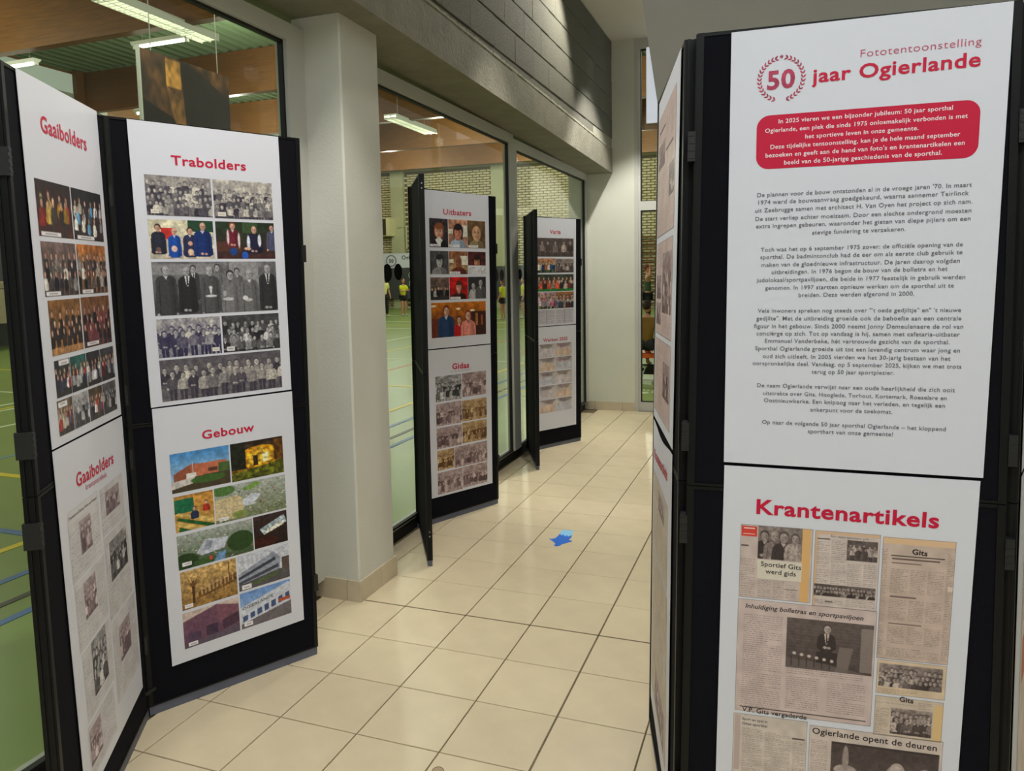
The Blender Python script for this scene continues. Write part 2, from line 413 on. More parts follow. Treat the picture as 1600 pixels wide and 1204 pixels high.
for m_, y, w, x0, x1 in (('lyellow', 1.15, .07, -15, -2.56), ('lblue', .19, .06, -9, -2.12), ('lyellow', 6.17, .06, -9, -1), ('lwhite', 4.38, .05, -14, -6.2), ('lyellow', 6.3, .05, -15, -9.1),
                         ('lwhite', 16.35, .07, -15, 2), ('lwhite', 19.08, .08, -15, 2), ('lyellow', 17.6, .06, -15, -2), ('lwhite', 22.6, .08, -15, 2), ('lwhite', 9.2, .05, -8, 2), ('lblack', 12.0, .05, -3, 2)):
    line(m_, x0, x1, y-w/2, y+w/2)
# end wall of bricks
ew = MB().box(-16.4, 6, 28.35, 28.6, 0, 7.4).build('wall_sports_hall_end', M['bmortar']); tag(ew, kind='structure')
bl, bh = .30, .082; brk = MB()
bme = MB(); bme.v = [(0, 0, 0), (bl, 0, 0), (bl, 0, bh), (0, 0, bh), (.01, -.03, .008), (bl-.01, -.03, .008), (bl-.01, -.03, bh-.008), (.01, -.03, bh-.008)]
bme.f = [(4, 5, 6, 7), (0, 1, 5, 4), (1, 2, 6, 5), (2, 3, 7, 6), (3, 0, 4, 7)]
bmesh_ = bme.mesh('brick'); bmesh_.materials.append(M['brick'])
cand = []
r = 0; z = 0.0
while z+bh < 6.2:
    x = -16.3+(r % 2)*.165
    while x+bl < 5.9:
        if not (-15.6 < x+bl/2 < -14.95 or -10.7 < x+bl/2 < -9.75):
            cand.append((x, z))
        x += bl+.03
    z += bh+.028; r += 1
def inview(x, z): return (z > 2.4 and ((-15 < x < -10.7 and z > 4.2) or (-9.8 < x < -6.5 and z > 2.6)))
cand.sort(key=lambda c: (not inview(*c), abs(c[0]+9)))
for x, z in cand[:298]: grid_piece('brick', bmesh_, (x, 28.35, z), ew)
for x, z in cand[298:]:
    i = len(brk.v); brk.v += [(x+a, 28.35+b, z+c_) for a, b, c_ in bme.v]; brk.f += [tuple(i+q for q in f) for f in bme.f]
tag(brk.build('brick', M['brick'], ew, fix=False), kind='stuff')
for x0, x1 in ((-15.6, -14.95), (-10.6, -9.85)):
    MB().box(x0, x1, 28.15, 28.36, 0, 6.3).build('pillar_reflection', M['render'], ew)  # pale boxes modelling the white pillar's reflection in the window glass
MB().box(-16.2, 6, 28.1, 28.36, 6.25, 6.75).build('concrete_ring_beam', M['render'], ew)
cr = MB(); x = -16.2
while x < 6: cr.box(x, x+.16, 28.2, 28.36, 6.75, 7.15); x += .3
cr.build('corrugated_band', M['deck'], ew)
# long side wall
sw = MB().box(-16.4, -16.15, -9, 28.6, 0, 7.4).build('wall_sports_hall_side', M['woodpanel']); tag(sw, kind='structure')
for y0 in (-7.3, -2.7, 1.9, 6.4, 10.9, 15.4, 19.9, 24.4):
    MB().box(-16.15, -16.1, y0+1.9, y0+5.9, 6.45, 6.95).build('roof_light', M['clere'], sw)
    MB().box(-16.15, -15.95, y0+1.28, y0+1.7, 2.4, 7.1).build('timber_column', M['wood'], sw)
    MB().box(-16.15, -16.03, y0+2.0, y0+2.25, 2.4, 6.45).build('steel_post', M['post'], sw)
    MB().box(-16.15, -16.08, y0, y0+1.3, 6.3, 6.45).build('wall_batten', M['post'], sw)
MB().box(-16.15, -16.05, -9, 28, 0, 2.4).build('wall_mat', M['pad'], sw)
# roof deck and beams
dk = MB(); x = -16.2
dk.box(-16.4, 6, -9, 28.6, 7.12, 7.25)
while x < 6:
    dk.quadbox([(x+.03, -9, 7.02), (x+.12, -9, 7.02), (x+.12, 28.4, 7.02), (x+.03, 28.4, 7.02), (x, -9, 7.12), (x+.15, -9, 7.12), (x+.15, 28.4, 7.12), (x, 28.4, 7.12)]); x += .3
o = dk.build('ceiling_sports_hall', M['deck'], fix=False); tag(o, kind='structure')
for y in (-5.6, -1.1, 3.35, 7.85, 12.4, 16.85, 21.4, 25.9):
    x1 = -.65 if y < 5.2 else 6
    b = MB().box(-16.15, x1, y, y+.2, 6.0, 7.02).build('timber_beam', M['wood']); tag(b, kind='structure')
    for k in range(1, 5): MB().box(-16.15, x1, y-.002, y+.202, 6.0+k*.2-.003, 6.0+k*.2).build('glue_line', M['heater'], b)
# lamps
def louvre_lamp(x, y, L=2.4):
    r = empty('ceiling_light', (x, y, 5.95))
    h = MB(); h.box(-.2, .2, -L/2, L/2, .05, .09); h.box(-.2, -.185, -L/2, L/2, -.04, .05); h.box(.185, .2, -L/2, L/2, -.04, .05); h.box(-.01, .01, -L/2, L/2, -.04, .05)
    h.build('housing', M['lampw'], r)
    for s_ in (-1, 1):
        MB().tube([(s_*.095, -L/2+.05, .02), (s_*.095, L/2-.05, .02)], .018, 8).build('tube', M['tube'], r)
        lv = MB(); k = 0; yy = -L/2
        while yy < L/2:
            lv.quadbox([(s_*.095-.085, yy, -.045), (s_*.095+.085, yy, -.045), (s_*.095+.085, yy+.012, -.045), (s_*.095-.085, yy+.012, -.045),
                        (s_*.095-.085, yy, .0), (s_*.095+.085, yy, .0), (s_*.095+.085, yy+.03, .0), (s_*.095-.085, yy+.03, .0)]); yy += .1
        lv.build('louvre', M['lampw'], r)
    for yy in (-L/3, L/3): MB().tube([(0, yy, .09), (0, yy, 1.08)], .006, 6).build('suspension_rod', M['post'], r)
    return r
def batten(x, y, L=1.3):
    r = empty('ceiling_light', (x, y, 5.9))
    MB().quadbox([(-L/2, -.05, 0), (L/2, -.05, 0), (L/2, .05, 0), (-L/2, .05, 0), (-L/2, -.09, .06), (L/2, -.09, .06), (L/2, .09, .06), (-L/2, .09, .06)]).build('housing', M['lampw'], r)
    MB().tube([(-L/2+.02, 0, -.03), (L/2-.02, 0, -.03)], .022, 8).build('tube', M['tube'], r)
    for xx in (-L/2+.04, L/2-.04): MB().box(xx-.03, xx+.03, -.03, .03, -.06, .0).build('lamp_holder', M['lampw'], r)
    for xx in (-L/3, L/3): MB().tube([(xx, 0, .06), (xx, 0, 1.12)], .005, 6).build('suspension_rod', M['post'], r)
    return r
tag(louvre_lamp(-8.5, 7.5), 'long louvred twin-tube lamp below the nearest big timber beam, top left of the photo', 'lamp')
tag(louvre_lamp(-8.85, 17.4, 2.6), 'louvred twin-tube lamp hanging before the far timber ceiling, right of the white pillar', 'lamp')
tag(batten(-9.3, 8.3), 'glowing bare tube lamp just under the left end of the nearest louvred lamp', 'lamp')
tag(batten(-13.1, 8.3), 'glowing tube lamp just above the top left corner of the first display board', 'lamp')
tag(batten(-13.8, 12.6), 'small glowing tube lamp left of the hanging brown picture', 'lamp')
tag(batten(-13.6, 17.2), 'far small tube lamp low behind the hinge of the first display', 'lamp')
# hanging picture in the hall
def painter_grid(name, arr, P, material, parent):
    """arr: h x w x 3 sRGB 0..1; P(a,b)->3D point; one flat printed sheet"""
    h, w = arr.shape[:2]
    A, Bm = np.meshgrid(np.linspace(0, 1, w), np.linspace(0, 1, h))
    co = P(A.ravel(), Bm.ravel()).astype(np.float32)
    idx = np.arange(h*w).reshape(h, w)
    q = np.stack([idx[:-1, :-1], idx[1:, :-1], idx[1:, 1:], idx[:-1, 1:]], -1).reshape(-1, 4)
    me = bpy.data.meshes.new(name)
    me.vertices.add(h*w); me.vertices.foreach_set('co', co.ravel())
    me.loops.add(q.size); me.loops.foreach_set('vertex_index', q.ravel().astype(np.int32))
    me.polygons.add(len(q)); me.polygons.foreach_set('loop_start', (np.arange(len(q))*4).astype(np.int32))
    me.update(calc_edges=True)
    a = me.attributes.new('ink', 'FLOAT_COLOR', 'POINT')
    c = np.clip(arr, 0, 1); c = np.where(c <= .04045, c/12.92, ((c+.055)/1.055)**2.4)
    c4 = np.concatenate([c, np.ones((h, w, 1))], 2).astype(np.float32)
    a.data.foreach_set('color', c4.ravel())
    me.materials.append(material)
    return link(name, me, parent)

# ================================================================== PRINTED PICTURES
def cc(*c): return np.array(c, float)/255
class Img:
    def __init__(s, h, w, col, seed=0):
        s.h, s.w = max(h, 6), max(w, 6); s.a = np.ones((s.h, s.w, 3))*cc(*col)
        s.X, s.Y = np.meshgrid((np.arange(s.w)+.5)/s.w, (np.arange(s.h)+.5)/s.h); s.r = np.random.RandomState(seed); s.asp = s.w/s.h
    def mix(s, mk, col, k=1.0):
        mk = (np.clip(mk, 0, 1)*k)[..., None]; s.a = s.a*(1-mk)+mk*cc(*col)
    def ell(s, cx, cy, rx, ry, col, k=1.0):
        d = np.sqrt(((s.X-cx)/rx)**2+((s.Y-cy)/ry)**2); s.mix((1-d)*min(rx*s.w, ry*s.h)+.5, col, k)
    def rect(s, x0, y0, x1, y1, col, k=1.0): s.mix(((s.X >= x0) & (s.X <= x1) & (s.Y >= y0) & (s.Y <= y1))*1., col, k)
    def poly(s, pts, col, k=1.0):
        inside = np.zeros_like(s.X, bool); n = len(pts)
        for i in range(n):
            (x0, y0), (x1, y1) = pts[i], pts[(i+1) % n]
            if y0 == y1: continue
            c = ((s.Y >= min(y0, y1)) & (s.Y < max(y0, y1))) & (s.X < (x1-x0)*(s.Y-y0)/(y1-y0)+x0)
            inside ^= c
        s.mix(inside*1., col, k)
    def grad(s, top, bot):
        t = s.Y[..., None]; s.a = (1-t)*cc(*top)+t*cc(*bot)
    def noise(s, amp, size=6):
        hh, ww = max(2, s.h//size+2), max(2, s.w//size+2)
        n = s.r.rand(hh, ww)
        yi = np.linspace(0, hh-1.001, s.h); xi = np.linspace(0, ww-1.001, s.w)
        y0 = yi.astype(int); x0 = xi.astype(int); fy = (yi-y0)[:, None]; fx = (xi-x0)[None]
        v = n[y0][:, x0]*(1-fy)*(1-fx)+n[y0+1][:, x0]*fy*(1-fx)+n[y0][:, x0+1]*(1-fy)*fx+n[y0+1][:, x0+1]*fy*fx
        s.a *= (1+amp*(v-.5)*2)[..., None]
    def person(s, x, y, hr, shirt, hair=(60, 45, 38), skin=(214, 168, 146), legs=None, long=3.2, tie=None, bald=False, wide=1.0):
        A = s.asp; rx = hr/A; w = wide*s.r.uniform(.92, 1.06); lean = s.r.uniform(-.25, .25)*rx; X = lambda u: x+u*rx*w; Y = lambda v: y+v*hr
        dk = tuple(c*.62 for c in shirt); md = tuple(c*.82 for c in shirt); bot = 1.9+long
        if legs is not None:
            s.poly([(X(-1.35), Y(bot-.3)), (X(-.08), Y(bot-.3)), (X(-.2), Y(bot+4.6)), (X(-1.1), Y(bot+4.6))], legs); s.poly([(X(.08), Y(bot-.3)), (X(1.35), Y(bot-.3)), (X(1.15), Y(bot+4.6)), (X(.25), Y(bot+4.6))], tuple(c*.85 for c in legs))
        # torso with sloping shoulders, arms apart from it, shaded on one side
        s.poly([(X(-.45), Y(1.0)), (X(.45), Y(1.0)), (X(1.55), Y(1.5)), (X(1.95), Y(2.2)), (X(2.15), Y(bot-.6)), (X(1.65), Y(bot-.2)), (X(1.35), Y(bot)), (X(-1.35), Y(bot)), (X(-1.65), Y(bot-.2)), (X(-2.15), Y(bot-.6)), (X(-1.95), Y(2.2)), (X(-1.55), Y(1.5))], shirt)
        s.poly([(X(.5), Y(1.1)), (X(1.55), Y(1.5)), (X(2.15), Y(bot-.6)), (X(1.35), Y(bot)), (X(.7), Y(bot))], md, .8)
        s.poly([(X(-1.35), Y(2.4)), (X(-1.15), Y(2.2)), (X(-1.3), Y(bot-.3)), (X(-1.5), Y(bot-.3))], dk, .8); s.poly([(X(1.2), Y(2.2)), (X(1.38), Y(2.4)), (X(1.5), Y(bot-.3)), (X(1.3), Y(bot-.3))], dk, .8)
        if hr*s.h > 4:
            sd = s.r.rand()
            if sd < .6: s.ell(X(-.5)+lean, Y(bot-.75), rx*.42, hr*.32, skin); s.ell(X(.35)+lean, Y(bot-.7), rx*.4, hr*.3, tuple(c*.9 for c in skin))
            else: s.ell(X(-1.8), Y(bot-.2), rx*.3, hr*.4, skin); s.ell(X(1.8), Y(bot-.2), rx*.3, hr*.4, tuple(c*.85 for c in skin))
            s.poly([(X(-.5), Y(1.05)), (X(.5), Y(1.05)), (X(0), Y(2.0))], (226, 222, 216) if s.r.rand() < .6 else dk, .85)
        if tie: s.poly([(X(-.6), Y(1.05)), (X(.6), Y(1.05)), (X(.14), Y(3.6)), (X(-.14), Y(3.6))], (232, 230, 226)); s.poly([(X(-.16), Y(1.25)), (X(.16), Y(1.25)), (X(.2), Y(3.3)), (X(-.02), Y(3.5)), (X(-.2), Y(3.2))], tie)
        s.rect(X(-.36), Y(.6), X(.36), Y(1.25), tuple(c*.72 for c in skin))
        if not bald: s.ell(x+lean*.2, y-hr*.2, rx*.94, hr*1.04, hair)
        else: s.ell(x, y+hr*.02, rx*.88, hr*.72, hair, .8)
        s.ell(x+lean*.5, y+hr*(.14 if not bald else -.02), rx*.72, hr*(.86 if not bald else .98), skin); s.ell(x+rx*.4+lean*.5, y+hr*.2, rx*.36, hr*.66, tuple(c*.78 for c in skin), .7)
        if hr*s.h > 5:
            u = lean*.6
            s.ell(x-rx*.3+u, y+hr*.02, rx*.17, hr*.09, (84, 60, 52), .7); s.ell(x+rx*.28+u, y+hr*.02, rx*.17, hr*.09, (84, 60, 52), .7)
            s.ell(x+u, y+hr*.6, rx*.3, hr*.08, (150, 76, 70), .7); s.ell(x+u, y+hr*.3, rx*.13, hr*.16, tuple(c*.8 for c in skin), .8); s.ell(x-rx*.1+u, y-hr*.45, rx*.4, hr*.25, tuple(min(255, c*1.1) for c in skin), .5)
    def crowd(s, rows, n, pal, y0=.3, dy=.16, hr=.06, legs=(50, 48, 52)):
        for r in range(rows):
            m_ = n+s.r.randint(-1, 2)
            for i in range(m_):
                x = (i+.5+s.r.uniform(-.2, .2)+(r % 2)*.4)/m_; y = y0+dy*r+s.r.uniform(-.03, .03)
                sh = pal[s.r.randint(len(pal))]; v = s.r.uniform(.6, 1.2)
                s.person(x, y, hr*s.r.uniform(.88, 1.1), tuple(c*v for c in sh), (45+s.r.randint(60), 40+s.r.randint(40), 36), (205, 160, 140) if s.r.rand() < .8 else (226, 190, 170), legs if r == rows-1 else None, bald=s.r.rand() < .15)
    def chip(s, x, y, w=.15, h=.12, n=4):
        s.rect(x, y, x+w, y+h, (236, 232, 236))
        s.rect(x+w*.2, y+h*.4, x+w*.8, y+h*.62, (120, 116, 120), .65)
    def tone(s, t):
        if t == 'c': return
        T_ = dict(g=((34, 33, 36), (222, 220, 222)), s=((52, 48, 62), (226, 219, 204)), m=((78, 58, 62), (216, 194, 192)), o=((84, 52, 30), (228, 198, 150)),
                  p=((92, 74, 82), (232, 216, 218)), n=((60, 50, 50), (206, 188, 180)), b=((40, 36, 70), (224, 220, 208)))[t]
        l = (s.a@np.array([.3, .6, .1])); l = np.clip((l-.12)/.78, 0, 1)[..., None]
        s.a = (1-l)*cc(*T_[0])+l*cc(*T_[1])
    def lines(s, x0, y0, x1, y1, cell, ink=(96, 84, 84), pitch=3.4, k=.75):
        """columns of small print too far to read"""
        py0, py1, qx0, qx1 = int(y0*s.h), int(y1*s.h), int(x0*s.w), int(x1*s.w)
        y = py0+1.0
        while y < py1-1:
            x = qx0
            stop = qx1 if s.r.rand() < .85 else qx0+(qx1-qx0)*s.r.uniform(.4, .9)
            while x < stop:
                L = s.r.randint(3, 9); e = int(min(x+L, stop)); kk = k*s.r.uniform(.55, 1)
                yy = int(y); s.a[yy:yy+max(1, int(pitch*.42)), int(x):e] = s.a[yy:yy+max(1, int(pitch*.42)), int(x):e]*(1-kk)+kk*cc(*ink)*s.r.uniform(.8, 1.3)
                x = e+1+s.r.randint(0, 2)
            y += pitch
PEOPLE = [(60, 62, 78), (170, 60, 50), (210, 205, 195), (90, 100, 130), (50, 50, 54), (190, 180, 160), (120, 70, 60), (220, 215, 210)]
DARKP = [(40, 42, 52), (30, 30, 34), (70, 60, 60), (200, 196, 190), (90, 84, 84)]
def pic(kind, h, w, seed, tone='c', **k):
    s = Img(h, w, (120, 110, 100), seed); r = s.r
    if kind == 'crowd':
        s.grad(k.get('bg', (150, 140, 130)), k.get('bg2', (90, 80, 74)))
        s.noise(.25, 9)
        if k.get('win'): [s.rect(x, .05, x+.1, .22, (225, 222, 214)) for x in (.08, .3, .52, .74)]
        s.crowd(k.get('rows', 3), k.get('n', 9), k.get('pal', PEOPLE), k.get('y0', .26), k.get('dy', .17), k.get('hr', .055), k.get('legs', (50, 48, 52)))
        if k.get('floor'): s.rect(0, .86, 1, 1, k['floor'], .8)
        s.noise(.22, 3)
    elif kind == 'portrait':
        s.grad(k.get('bg', (150, 120, 90)), k.get('bg2', (90, 70, 60))); s.noise(.3, 7)
        if k.get('shelf'): [s.rect(0, y, 1, y+.05, (60, 50, 48)) for y in (.1, .25, .4)]; s.noise(.4, 3)
        if k.get('win'): s.rect(.6, .2, 1, .6, (226, 222, 206)); s.rect(0, .35, .25, .5, (226, 214, 190))
        x = k.get('x', .5); hr = k.get('hr', .2); sk = k.get('skin', (222, 172, 146)); cl = k.get('cloth', (60, 60, 70)); hair = k.get('hair', (70, 45, 30)); q = hr/s.asp
        s.poly([(x-.12, .68), (x+.12, .68), (x+.36, .8), (x+.44, 1.01), (x-.44, 1.01), (x-.36, .8)], cl); s.poly([(x+.05, .7), (x+.36, .8), (x+.44, 1.01), (x+.1, 1.01)], tuple(c*.75 for c in cl), .8)
        if not k.get('bald'): s.ell(x+.02, .38, q*1.12, hr*1.2, hair); s.ell(x+q*.7, .48, q*.45, hr*1.1, tuple(c*.8 for c in hair)); s.ell(x-q*.75, .46, q*.3, hr*.8, hair)
        s.rect(x-q*.42, .55, x+q*.42, .74, tuple(c*.75 for c in sk))
        s.ell(x, .46, q*.84, hr*1.14, sk); s.ell(x+q*.45, .48, q*.42, hr*.9, tuple(c*.8 for c in sk), .75)
        if not k.get('bald'): s.ell(x-.01, .3, q*.8, hr*.42, hair)
        if k.get('collar'): s.poly([(x-.2, .74), (x, .97), (x+.2, .74), (x+.08, .68), (x-.08, .68)], (236, 234, 230))
        for u in (-.34, .34): s.ell(x+q*u, .44, q*.17, hr*.08, (74, 50, 44), .85); s.ell(x+q*u, .40, q*.22, hr*.04, (90, 60, 50), .6)
        s.ell(x, .52, q*.13, hr*.2, tuple(c*.85 for c in sk), .9); s.ell(x, .585, q*.34, hr*.08, (168, 80, 74), .85); s.ell(x-q*.35, .53, q*.2, hr*.16, (232, 170, 150), .3)
        if k.get('chip'): s.chip(.04, .88, .55, .09)
        if k.get('desk'): s.rect(0, .62, 1, 1, (216, 216, 222)); s.noise(.12, 3)
        s.noise(.12, 3)
    elif kind == 'list':
        s.grad(k['bg'], k['bg2']); s.noise(.2, 8)
        for a in k.get('rects', ()): s.rect(*a)
        for a in k.get('ells', ()): s.ell(*a)
        for q in k['ppl']: s.person(*q[0], **q[1])
        for a in k.get('over', ()): s.ell(*a)
        s.noise(.12, 3)
    elif kind == 'room':           # works in progress: bare rooms with pale walls
        s.grad((190, 180, 178), (214, 206, 208)); v = r.uniform(.35, .65)
        s.poly([(0, 0), (1, 0), (v+.2, .3), (v-.2, .3)], (150, 138, 136)); s.poly([(0, 1), (0, .55), (v-.1, .38), (v+.25, .38), (1, .8), (1, 1)], k.get('floor', (206, 196, 196)))
        for i in range(3): x0 = r.uniform(0, .7); s.rect(x0, r.uniform(0, .15), x0+r.uniform(.1, .3), r.uniform(.25, .4), (110+r.randint(60), 96+r.randint(50), 98+r.randint(50)), .5)
        s.noise(.1, 8); s.noise(.05, 3)
    elif kind == 'text2':
        s.grad((196, 192, 200), (206, 202, 210)); s.rect(.45, 0, .52, 1, (140, 134, 146), .6); s.lines(.05, .04, .43, .95, 1, (110, 104, 120), 2.2, .6); s.lines(.55, .04, .95, .95, 1, (110, 104, 120), 2.2, .6)
    elif kind == 'b1':
        s.grad((74, 142, 206), (196, 216, 228)); s.noise(.08, 10)
        s.poly([(.05, .52), (.32, .34), (.95, .36), (.95, .66), (.3, .66), (.05, .74)], (196, 112, 82)); s.poly([(.05, .52), (.32, .34), (.34, .72), (.05, .78)], (150, 84, 62))
        s.rect(.25, .56, .42, .68, (226, 222, 218)); s.rect(.62, .5, .78, .6, (92, 60, 50)); s.rect(.8, .42, 1, .66, (70, 96, 50)); s.rect(.36, .28, .37, .6, (230, 230, 230))
        s.poly([(0, .74), (.4, .66), (1, .64), (1, 1), (0, 1)], (72, 62, 44)); s.poly([(0, .72), (.4, .66), (.35, .82), (0, .9)], (206, 198, 192)); s.ell(.62, .76, .3, .1, (66, 100, 44)); s.noise(.12, 4)
    elif kind == 'b2':
        s.grad((44, 34, 30), (150, 110, 24)); s.ell(.55, .45, .42, .3, (214, 150, 30)); s.poly([(.3, .42), (.55, .15), (.8, .4), (.78, .62), (.32, .66)], (232, 178, 52)); s.rect(.42, .4, .5, .66, (60, 42, 24)); s.rect(.6, .36, .7, .6, (250, 236, 170))
        s.rect(0, 0, .28, .7, (30, 34, 24)); s.rect(.82, .05, 1, .6, (96, 60, 20)); s.poly([(0, .8), (1, .62), (1, 1), (0, 1)], (92, 96, 26)); s.noise(.5, 5); s.noise(.25, 2)
    elif kind == 'b3':
        s.grad((176, 128, 60), (206, 162, 84)); s.rect(.02, .1, .5, .48, (26, 108, 74)); s.rect(.5, .06, 1, .36, (208, 150, 70))
        for i in range(4): s.poly([(0.02+i*.02, .5+i*.16), (.1, .46+i*.13), (1, .8+i*.16), (1, .92+i*.16)], (34, 92, 44) if i % 2 else (222, 190, 110))
        s.person(.5, .42, .055, (30, 50, 80)); s.person(.8, .3, .05, (200, 60, 40)); s.noise(.2, 4)
    elif kind in ('a1', 'a2'):
        s.grad((170, 176, 170), (120, 130, 96) if kind == 'a1' else (62, 84, 52))
        for i in range(260 if kind == 'a1' else 200):
            x, y = r.rand(), r.rand()**.8; q = r.uniform(.008, .028)
            s.rect(x, y, x+q, y+q*1.1, [(214, 212, 214), (150, 150, 160), (176, 88, 72), (96, 98, 110), (60, 84, 46), (226, 220, 206), (88, 110, 64)][r.randint(7)], .9)
        if kind == 'a1':
            s.poly([(0, .35), (.3, .3), (.45, .55), (.3, .95), (0, .9)], (206, 188, 148)); s.poly([(.36, .5), (.52, .34), (.64, .4), (.52, .66), (.4, .66)], (206, 212, 224)); s.poly([(.36, .18), (.56, .02), (.66, .1), (.5, .24)], (122, 158, 78)); s.ell(.12, .12, .16, .14, (82, 120, 62)); s.ell(.33, .85, .1, .1, (130, 146, 76)); s.chip(.05, .84, .12, .1)
        else:
            s.poly([(.24, .62), (.36, .28), (.66, .36), (.6, .66), (.3, .72)], (196, 200, 214)); s.poly([(.38, .32), (.46, .34), (.42, .6), (.32, .6)], (150, 156, 172)); s.ell(.82, .58, .18, .3, (46, 72, 34)); s.ell(.1, .78, .16, .22, (40, 64, 32)); s.ell(.36, .9, .16, .1, (60, 90, 46)); s.poly([(.45, 1), (.52, .76), (.62, .74), (.6, 1)], (110, 150, 190)); s.rect(.4, .8, .44, .9, (206, 70, 60)); s.chip(.05, .8, .12, .1)
        s.noise(.15, 3)
    elif kind == 'b4':
        s.grad((60, 42, 42), (30, 20, 18)); s.poly([(.18, .42), (.9, .12), (.98, .36), (.3, .62)], (176, 190, 200)); s.poly([(.3, .5), (.9, .3), (.9, .42), (.35, .6)], (240, 236, 220)); s.ell(.2, .85, .5, .2, (60, 24, 18)); s.noise(.35, 3)
    elif kind == 'b5':
        s.grad((206, 170, 110), (150, 112, 60)); s.poly([(.3, .62), (1, .38), (1, .62), (.3, .8)], (120, 84, 44)); s.noise(.2, 6)
        for i in range(9): s.rect(.34+i*.07, .5-i*.018, .37+i*.07, .72-i*.018, (200, 168, 120), .8)
        s.rect(.19, .3, .24, .88, (78, 50, 28))
        for i in range(16): a = r.uniform(-2.6, -.5); L = r.uniform(.15, .35); s.poly([(.21, .45), (.235, .45), (.22+L*math.cos(a)*.9, .42+L*math.sin(a))], (104, 72, 42), .9)
        s.rect(.85, .05, .87, .6, (96, 66, 38)); s.noise(.25, 3); s.chip(.05, .86, .14, .1)
    elif kind == 'b6':
        s.grad((196, 200, 214), (226, 226, 228)); s.poly([(0, .52), (.7, .12), (.82, .32), (.8, .68), (0, .82)], (150, 156, 172)); s.poly([(0, .6), (.72, .28), (.72, .38), (0, .68)], (58, 62, 74)); s.poly([(0, .74), (.78, .5), (.78, .6), (0, .82)], (70, 74, 84)); s.poly([(0, .82), (.8, .66), (1, .7), (1, 1), (0, 1)], (88, 84, 86)); s.poly([(.25, .84), (.8, .72), (.8, .8), (.3, .92)], (84, 104, 62)); s.rect(.85, .35, 1, .7, (90, 76, 72)); s.noise(.15, 3); s.chip(.06, .85, .18, .12)
    elif kind == 'b7':
        s.grad((206, 186, 176), (180, 160, 156)); s.poly([(0, .25), (.6, .02), (1, .2), (1, .78), (0, .92)], (112, 76, 96)); s.poly([(.6, .02), (1, .2), (1, .5), (.62, .56)], (128, 84, 100)); s.poly([(.68, .52), (1, .4), (1, .7), (.7, .8)], (78, 52, 72)); s.rect(.08, .6, .3, .85, (84, 64, 88)); s.rect(.4, .54, .6, .82, (70, 52, 74)); s.poly([(0, .92), (1, .76), (1, 1), (0, 1)], (94, 82, 98)); s.noise(.12, 4); s.chip(.08, .86, .16, .1)
    elif kind == 'b8':
        s.grad((110, 150, 210), (190, 206, 228)); s.poly([(0, .4), (.95, .06), (1, .1), (1, .62), (0, .86)], (206, 210, 222))
        for i in range(7): s.poly([(.04+i*.14, .66-i*.05), (.13+i*.14, .63-i*.05), (.13+i*.14, .78-i*.042), (.04+i*.14, .81-i*.042)], (70, 88, 130))
        s.rect(.74, .46, .98, .56, (176, 84, 60)); s.poly([(0, .86), (1, .6), (1, 1), (0, 1)], (112, 104, 110)); s.noise(.1, 4); s.chip(.06, .84, .16, .1)
    elif kind == 'suit':
        s.grad((86, 82, 84), (58, 54, 56)); s.noise(.2, 5)
        for i in range(14): s.rect(0, i*.06, 1, i*.06+.008, (120, 114, 114), .4)
        s.poly([(.62, .5), (.78, .5), (.72, 1), (.58, 1)], (120, 114, 112)); s.rect(.86, .08, 1, .95, (168, 158, 156), .7)
        s.person(.47, .16, .085, (34, 32, 36), (70, 60, 58), (206, 196, 192), (28, 28, 30), tie=(50, 48, 54))
        s.rect(.36, .62, .6, .92, (28, 27, 30)); s.poly([(0, .8), (.5, .86), (1, 1), (0, 1)], (110, 104, 102), .7)
        for i in range(6): s.ell(.1+i*.088, .7+i*.018, .022, .03, (236, 234, 230))
        for i in range(6): s.rect(.06+i*.09, .76, .075+i*.09, .96, (30, 28, 30), .8)
        s.tone('n')
    elif kind == 'lamps':
        s.grad((58, 50, 48), (92, 82, 78)); s.noise(.2, 6); s.rect(0, 0, 1, .04, (40, 36, 36))
        s.ell(.14, .5, .11, .1, (200, 190, 186)); s.ell(.14, .3, .03, .25, (170, 160, 156)); s.ell(.88, .42, .06, .12, (186, 178, 174)); s.rect(.05, .62, .1, 1, (150, 142, 138))
        s.person(.62, .42, .17, (44, 40, 40), (190, 184, 180), (210, 200, 194), bald=True, wide=1.3); s.poly([(.5, .66), (.62, .84), (.74, .66)], (206, 198, 194)); s.noise(.12, 3); s.tone('n')
    elif kind == 'print':           # canvas with bark and sun patches
        s.grad((92, 62, 36), (60, 38, 20)); s.noise(.4, 8)
        s.poly([(0, .35), (.5, .5), (.55, .9), (0, .7)], (24, 16, 10)); s.rect(.26, .02, .42, .22, (196, 140, 66)); s.poly([(.26, .22), (.42, .3), (.5, .55), (.34, .5)], (150, 104, 52), .8); s.rect(.3, .62, .45, .8, (170, 120, 60))
        s.poly([(.42, 0), (.56, .02), (.62, 1), (.5, 1)], (34, 26, 18)); s.poly([(.56, .02), (1, .2), (1, 1), (.6, 1)], (36, 30, 26)); s.ell(.5, .68, .05, .18, (90, 128, 50)); s.noise(.35, 4); s.tone('c')
    elif kind == 'news':
        paper = k.get('paper', (206, 186, 178)); s.a[:] = cc(*paper); s.noise(.06, 14)
        for a in k.get('under', ()): s.rect(*a)
        for (x0, y0, x1, y1) in k.get('cols', ()): s.lines(x0, y0, x1, y1, 1, k.get('ink', (112, 96, 94)), k.get('pitch', 3.4), k.get('dens', .7))
